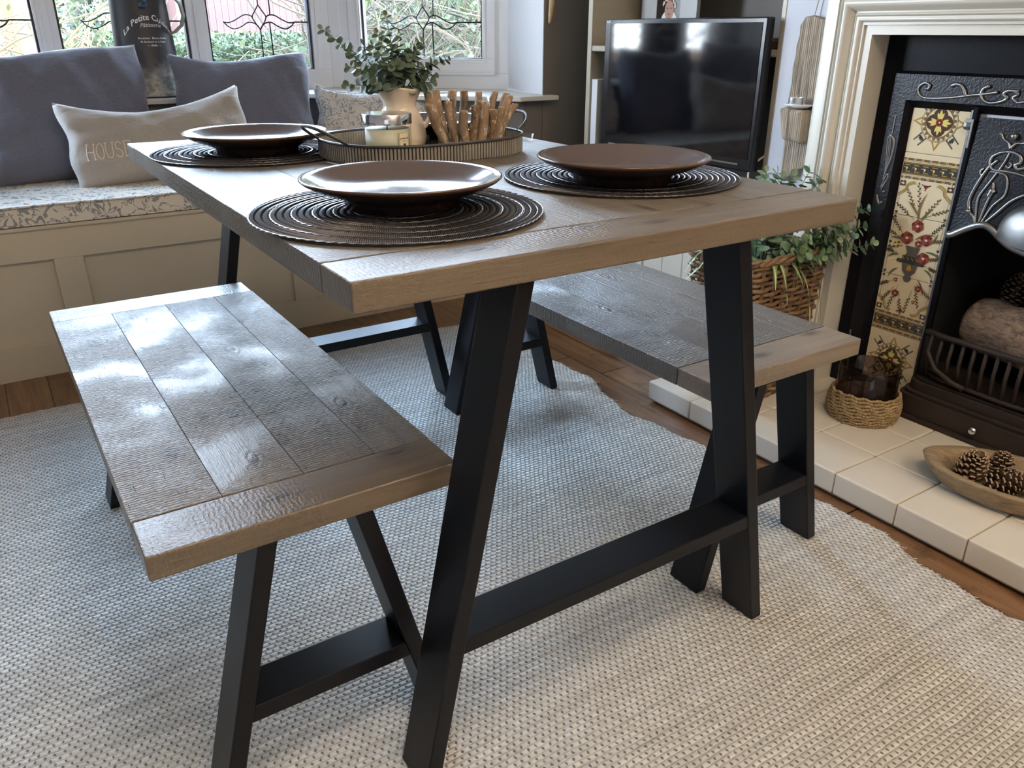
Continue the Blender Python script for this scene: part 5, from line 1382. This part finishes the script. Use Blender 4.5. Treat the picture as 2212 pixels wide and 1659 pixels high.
m_ = MB(); m_.lathe([(0, 0), (.065, 0), (.082, .36), (.079, .36), (.07, .34), (0, .335)], 'tv_black', n=28); m_.build('pot', po, smooth=True)
gp = thing('eucalyptus_bunch', 'pale green eucalyptus sprigs trailing from the wicker basket', 'plant', (1.430, .685, HZ + bh - .04))
rng = random.Random(31)
EP = [((.18, -.03, .21), .02), ((.07, .03, .225), .02), ((.13, .03, .21), .02), ((-.01, -.0, .235), .02), ((.10, .0, .215), .02), ((.150, -.01, .225), .02), ((-.05, .02, .20), .02), ((.03, .05, .21), .02), ((.08, .02, .20), .02), ((.03, -.02, .22), .02), ((.20, -.17, .10), .03), ((.215, -.16, .145), .05), ((.20, -.20, .06), .0), ((.12, -.15, .07), .03), ((.05, -.16, .035), .02), ((.0, -.15, .05), .02), ((.10, -.16, .04), .02), ((.15, -.12, .08), .02), ((-.08, -.05, .13), .02), ((.02, -.14, .08), .02), ((.17, -.16, .075), .02)]
for t, bz in EP:
    sprig(gp, (t[0] * .15, t[1] * .1, -.05), t, (0, 0, bz + .02), max(6, int(Vector(t).length / .019)), .0195, 'euc_pale', rng, .0016)
sp = thing('spider_plant', 'striped spider plant arching over the rim of the wicker basket', 'plant', (1.430, .685, HZ + bh - .02))
BL = [((-.02, -.10, .02), (.0, -.165, -.075)), ((-.05, -.10, .03), (-.045, -.15, -.10)), ((.03, -.11, .01), (.055, -.155, -.19)), ((.05, -.11, .02), (.105, -.15, -.17)), ((-.10, .0, .04), (-.20, .03, -.03)), ((-.10, -.04, .04), (-.205, -.02, -.09)), ((-.09, .04, .05), (-.19, .09, -.06)), ((-.09, -.02, .06), (-.215, .04, .0)), ((-.06, -.09, .02), (-.10, -.15, -.05)), ((0, -.10, .015), (-.005, -.14, -.06)), ((-.1, .02, .02), (-.22, .10, -.12)), ((-.1, .0, .03), (-.18, .0, -.14))]
for i, (mid, tip) in enumerate(BL):
    p0, p1, p2 = Vector((mid[0] * .2, mid[1] * .2, -.03)), Vector(mid) * 1.35 + Vector((0, 0, .03)), Vector(tip)
    m_ = MB(); n_ = 14; w0 = .0062 if i not in (2, 3) else .0045
    C_ = [p0 * (1 - t) ** 2 + p1 * 2 * t * (1 - t) + p2 * t * t for t in [k / n_ for k in range(n_ + 1)]]
    for lane, (u0, u1, mk) in enumerate(((-1, -.3, 'blade_stripe' if i in (2, 3) else 'grass_blade'), (-.3, .3, 'blade_stripe' if i not in (2, 3) else 'stem'), (.3, 1, 'blade_stripe' if i in (2, 3) else 'grass_blade'))):
        vs = []
        for k, c_ in enumerate(C_):
            t = k / n_; d = (C_[min(k + 1, n_)] - C_[max(k - 1, 0)]).normalized(); sd = d.cross(Vector((0, 0, 1)))
            if sd.length < .2: sd = Vector((0, 1, 0)) if abs(tip[0]) > abs(tip[1]) else Vector((1, 0, 0))
            sd.normalize(); w_ = w0 * (sin(PI * min(.98, .12 + .86 * t)) ** .6)
            for u in (u0, u1): vs.append(c_ + sd * w_ * u + Vector((0, 0, .002 * abs(u))))
        m_.add(vs, [(2 * k, 2 * k + 1, 2 * k + 3, 2 * k + 2) for k in range(n_)], mk)
    m_.build('blade', sp, smooth=True)

# ------------------------------------------------------------------ outside
GZ = -.45
struct('floor_garden', MB().box(-14, 22, 3.12, 30, GZ - .05, GZ, 'paving'))
def leafcloud(name, label, cat, boxf, n, size, m, seed, stems=None, kindm=None):
    r = random.Random(seed); root = thing(name, label, cat, boxf['base'])
    mb = MB(); B = boxf['base']
    for k in range(n):
        p = Vector(boxf['fn'](r)) - Vector(B); nr = Vector((r.uniform(-1, 1), r.uniform(-1, .4), r.uniform(-.3, 1))).normalized(); a = nr.orthogonal().normalized(); a = Matrix.Rotation(r.uniform(0, 6.3), 3, nr) @ a; b = nr.cross(a)
        s = size * r.uniform(.6, 1.3)
        mb.add([p - a * s, p + b * s * .42 + a * .1 * s, p + a * s, p - b * s * .42 + a * .1 * s], [(0, 1, 2, 3)], m if r.random() < .72 or not kindm else kindm)
    mb.build('foliage', root)
    return root
leafcloud('hedge', 'clipped green garden hedge outside the centre panes', 'hedge', dict(base=(2.2, 5.6, GZ), fn=lambda r: (r.uniform(.55, 2.35), 5.2 + r.uniform(0, .7), GZ + 1.43 * r.random() ** .45)), 26000, .022, 'hedge_leaf', 1, kindm='hedge_pale')
m_ = MB(); m_.box(.6, 2.3, 5.45, 5.9, GZ, .90, 'hedge_leaf'); m_.build('inner_mass', bpy.data.objects['hedge']).location = (-2.2, -5.6, -GZ)
def twigs(name, label, cat, base, fn, n, r0, m, seed, leaves=0, lm='hedge_leaf', lsz=.03):
    r = random.Random(seed); root = thing(name, label, cat, base); mb = MB(); B = Vector(base); tips_ = []
    for k in range(n):
        p, d, ln_ = fn(r); p = Vector(p) - B; d = Vector(d).normalized(); pts = [p.copy()]
        for q in range(7):
            d = (d + Vector((r.uniform(-.32, .32), r.uniform(-.32, .32), r.uniform(-.22, .28)))).normalized(); p = p + d * ln_ / 7; pts.append(p.copy())
        rr = r0 * r.uniform(.5, 1.4); mb.tube(pts, [rr * (1.15 - .11 * i) for i in range(8)], m, 4); tips_ += pts[2:]
    mb.build('branches', root)
    if leaves:
        lf = MB()
        for k in range(leaves):
            p = r.choice(tips_) + Vector((r.uniform(-.02, .02),) * 3); nr = Vector((r.uniform(-1, 1), r.uniform(-1, 0), r.uniform(-.5, 1))).normalized(); a = nr.orthogonal().normalized(); a = Matrix.Rotation(r.uniform(0, 6.3), 3, nr) @ a; b = nr.cross(a); s = lsz * r.uniform(.5, 1.3)
            lf.add([p - a * s, p + b * s * .5, p + a * s, p - b * s * .5], [(0, 1, 2, 3)], lm)
        lf.build('leaves', root)
    return root
twigs('twiggy_hedge', 'dense tangled twig hedge outside the right bay window', 'hedge', (2.9, 4.3, GZ),
      lambda r: ((r.uniform(1.6, 3.9), 4.9 - .55 * (r.uniform(0, 1)) - .2, r.uniform(.2, 1.25)), (r.uniform(-1, 1), r.uniform(-.2, .2), r.uniform(-.25, .9)), r.uniform(.5, 1.1)), 520, .0062, 'twig_brown', 4, 1600, 'hedge_leaf', .030)
m_ = MB()
r = random.Random(8)
o_ = leafcloud('evergreen_shrub', 'pale green shrub filling the space behind the twig hedge', 'shrub', dict(base=(3.4, 5.4, GZ), fn=lambda r: (r.uniform(2.4, 6.6), 5.2 + r.uniform(0, .5), GZ + 2.6 * r.random())), 15000, .042, 'hedge_pale', 9, kindm='hedge_leaf')
m_ = MB(); m_.box(2.5, 7.0, 5.75, 6.1, GZ, 2.2, 'hedge_pale'); m_.build('inner_mass', o_).location = (-3.4, -5.4, -GZ)
twigs('bare_shrub', 'leafless yellow-twigged shrub outside the left panes', 'shrub', (-.2, 4.2, GZ),
      lambda r: ((r.uniform(-1.3, .62), r.uniform(4.0, 4.6), r.uniform(.3, 1.0)), (r.uniform(-1, 1), r.uniform(-.2, .2), r.uniform(-.4, .9)), r.uniform(.4, 1.0)), 300, .0040, 'twig_yellow', 14, 500, 'hedge_pale', .02)
leafcloud('ivy_bush', 'green ivy bush seen left of the black jug through the window', 'bush', dict(base=(.45, 4.9, GZ), fn=lambda r: (.42 + r.gauss(0, .12), 4.8 + r.uniform(0, .3), r.uniform(-.4, 1.45))), 2600, .028, 'hedge_leaf', 19, kindm='hedge_pale')
# neighbour's buildings
ga = thing('garage', 'pink boarded garage across the road', 'building', (4.0, 13.0, GZ)); GO = (4.0, 13.0, GZ)
m_ = MB(); m_.box(2.75, 5.2, 13.03, 16, GZ, 3.6, 'brick_pink'); part(m_, 'wall', ga, GO)
m_ = MB(); x = 2.95
while x < 5.0: m_.box(x, x + .096, 12.99, 13.03, GZ, 2.2, 'brick_pink'); x += .1
part(m_, 'boarded_door', ga, GO)
m_ = MB(); m_.box(2.70, 2.83, 12.9, 13.05, GZ, 3.4, 'render_white'); part(m_, 'white_post', ga, GO)
nh = thing('neighbour_house', 'white rendered house across the road with an orange timber porch', 'house', (0, 14.0, GZ)); NO = (0, 14.0, GZ)
m_ = MB(); m_.box(-8, 2.6, 14.0, 20, GZ, 4.2, 'render_white'); part(m_, 'wall', nh, NO)
m_ = MB(); m_.box(1.95, 2.3, 13.8, 14.0, .75, 3, 'orange_wood'); m_.box(.45, .62, 13.7, 13.85, .5, 3, 'orange_wood'); m_.box(1.1, 2.3, 13.75, 13.95, .66, .86, 'orange_wood'); part(m_, 'porch_timber', nh, NO)
for x0, x1, z0, z1 in ((-1.3, -.3, .9, 2.2), (1.25, 1.8, .9, 2.2)):
    m_ = MB(); m_.box(x0, x1, 13.95, 13.99, z0, z1, 'print_white'); w_ = part(m_, 'window', nh, NO)
    m_ = MB(); m_.box(x0 + .07, x1 - .07, 13.93, 13.951, z0 + .07, z1 - .07, 'screen'); m_.build('glazing', w_)
wl = thing('garden_wall', 'low brick garden wall beyond the bare shrub', 'wall', (-1.5, 7.0, GZ))
m_ = MB(); m_.box(-4.5, .35, 7.0, 7.2, GZ, .80, 'orange_wood'); part(m_, 'brickwork', wl, (-1.5, 7.0, GZ))

for i, (tx, ty, lb) in enumerate(((-2.2, 8.2, 'added tree dimming the sky beyond the left panes'), (7.2, 8.0, 'added tree dimming the sky beyond the right bay window'))):  # unseen trees added to dim the sky and break up reflections
    tr = leafcloud('sky_dimming_tree', lb, 'tree', dict(base=(tx, ty, GZ), fn=lambda r, tx=tx, ty=ty: (tx + r.gauss(0, 1.35), ty + r.gauss(0, .8), 4.3 + r.gauss(0, 1.25))), 6500, .11, 'hedge_leaf', 40 + i, kindm='hedge_pale')
    tr['group'] = 'added trees dimming the sky'
    m_ = MB(); m_.tube([(0, 0, 0), (.05, 0, 1.8), (0, .05, 3.4), (.3, 0, 5.0)], [.13, .11, .09, .03], 'twig_brown', 8); m_.build('trunk', tr, smooth=True)

# ------------------------------------------------------------------ added warm fill lamps, unseen behind the camera
fl_ = thing('fill_uplighter', 'unseen uplighter stand added for soft warm fill behind the viewer', 'lamp', (.9, -2.1, ZF))
m_ = MB(); m_.lathe([(.14, 0), (.14, .02), (.012, .03), (.012, 1.66), (.05, 1.68), (.19, 1.76), (.185, 1.76), (.05, 1.69), (0, 1.69)], 'black', n=32); m_.build('stand', fl_, smooth=True, auto=.6)
lampo = thing('fill_ceiling_lamp', 'unseen round ceiling lamp added for warm fill behind the viewer', 'lamp', (.15, -.75, CEIL - .02))
m_ = MB(); m_.lathe([(.26, -.06), (.26, 0), (0, 0)], 'fill_lamp_shade', n=32); m_.build('shade', lampo, smooth=True)
def area(name, loc, rot, size, energy, col, sy=None, shape='DISK'):
    l = bpy.data.lights.new(name, 'AREA'); l.energy = energy; l.color = col; l.shape = shape; l.size = size
    if sy: l.size_y = sy
    o = bpy.data.objects.new(name, l); COL.objects.link(o); o.location = loc; o.rotation_euler = rot; return o
area('ceiling_fill', (.15, -.75, CEIL - .10), (0, 0, 0), .5, 10, (1.0, .82, .62))  # warm fill from the added ceiling lamp
area('uplighter_fill', (.9, -2.1, 1.765), (PI, 0, 0), .35, 66, (1.0, .78, .54))  # added uplight, bounced off the ceiling as soft warm fill

area('rear_cool_fill', (-1.6, YB + .05, 1.45), (PI / 2, 0, 0), 1.5, 4, (.86, .93, 1.0), 1.2, 'RECTANGLE')  # added cool fill light; the back wall has no window
w = bpy.data.worlds.new('sky'); SC.world = w; w.use_nodes = True; nt = w.node_tree
bg = nt.nodes['Background']; tc = nt.nodes.new('ShaderNodeTexCoord'); sep = nt.nodes.new('ShaderNodeSeparateXYZ')
rp = nt.nodes.new('ShaderNodeValToRGB'); nt.links.new(tc.outputs['Generated'], sep.inputs[0]); nt.links.new(sep.outputs[2], rp.inputs[0]); nt.links.new(rp.outputs[0], bg.inputs[0])
rp.color_ramp.elements[0].position = 0.; rp.color_ramp.elements[0].color = (.84, .91, 1, 1)
rp.color_ramp.elements[1].position = .6; rp.color_ramp.elements[1].color = (.50, .70, 1, 1)
bg.inputs[1].default_value = 31
def portal(loc, rz, sx, sy):
    l = bpy.data.lights.new('window_portal', 'AREA'); l.shape = 'RECTANGLE'; l.size = sx; l.size_y = sy; l.cycles.is_portal = True
    o = bpy.data.objects.new('window_portal', l); COL.objects.link(o); o.location = loc; o.rotation_euler = (-PI / 2, 0, rz); return o
portal((BC, 3.06, 1.52), 0, 1.7, 1.5); portal((1.50, 2.77, 1.52), math.atan2(DY, DX), .8, 1.5); portal((-.89, 2.77, 1.52), math.atan2(.65, .76), .8, 1.5)

# ------------------------------------------------------------------ camera
yaw, pit_, roll = [math.radians(a) for a in (33.10557, 23.80987, .13333)]
F = Vector((sin(yaw) * cos(pit_), cos(yaw) * cos(pit_), -sin(pit_))); Rt = Vector((cos(yaw), -sin(yaw), 0)); Up = Rt.cross(F)
R2 = Rt * cos(roll) + Up * sin(roll); U2 = -Rt * sin(roll) + Up * cos(roll)
cam = bpy.data.cameras.new('camera'); co = bpy.data.objects.new('camera', cam); COL.objects.link(co)
mw = Matrix((R2, U2, -F)).transposed().to_4x4(); mw.translation = (-.28232, -.72456, .99146); co.matrix_world = mw
cam.sensor_width = 36; cam.lens = 1725.9 / 2212 * 36; cam.clip_start = .02
SC.camera = co
vs_ = SC.view_settings; vs_.view_transform = 'Standard'; vs_.look = 'None'; vs_.gamma = 1; vs_.exposure = 0.68
try: vs_.use_curve_mapping = False
except Exception: pass
SC.cycles.use_denoising = True
SC.cycles.max_bounces = 8; SC.cycles.diffuse_bounces = 4; SC.cycles.glossy_bounces = 4; SC.cycles.transmission_bounces = 8; SC.cycles.transparent_max_bounces = 12
SC.cycles.sample_clamp_indirect = 8; SC.cycles.caustics_reflective = False; SC.cycles.caustics_refractive = False
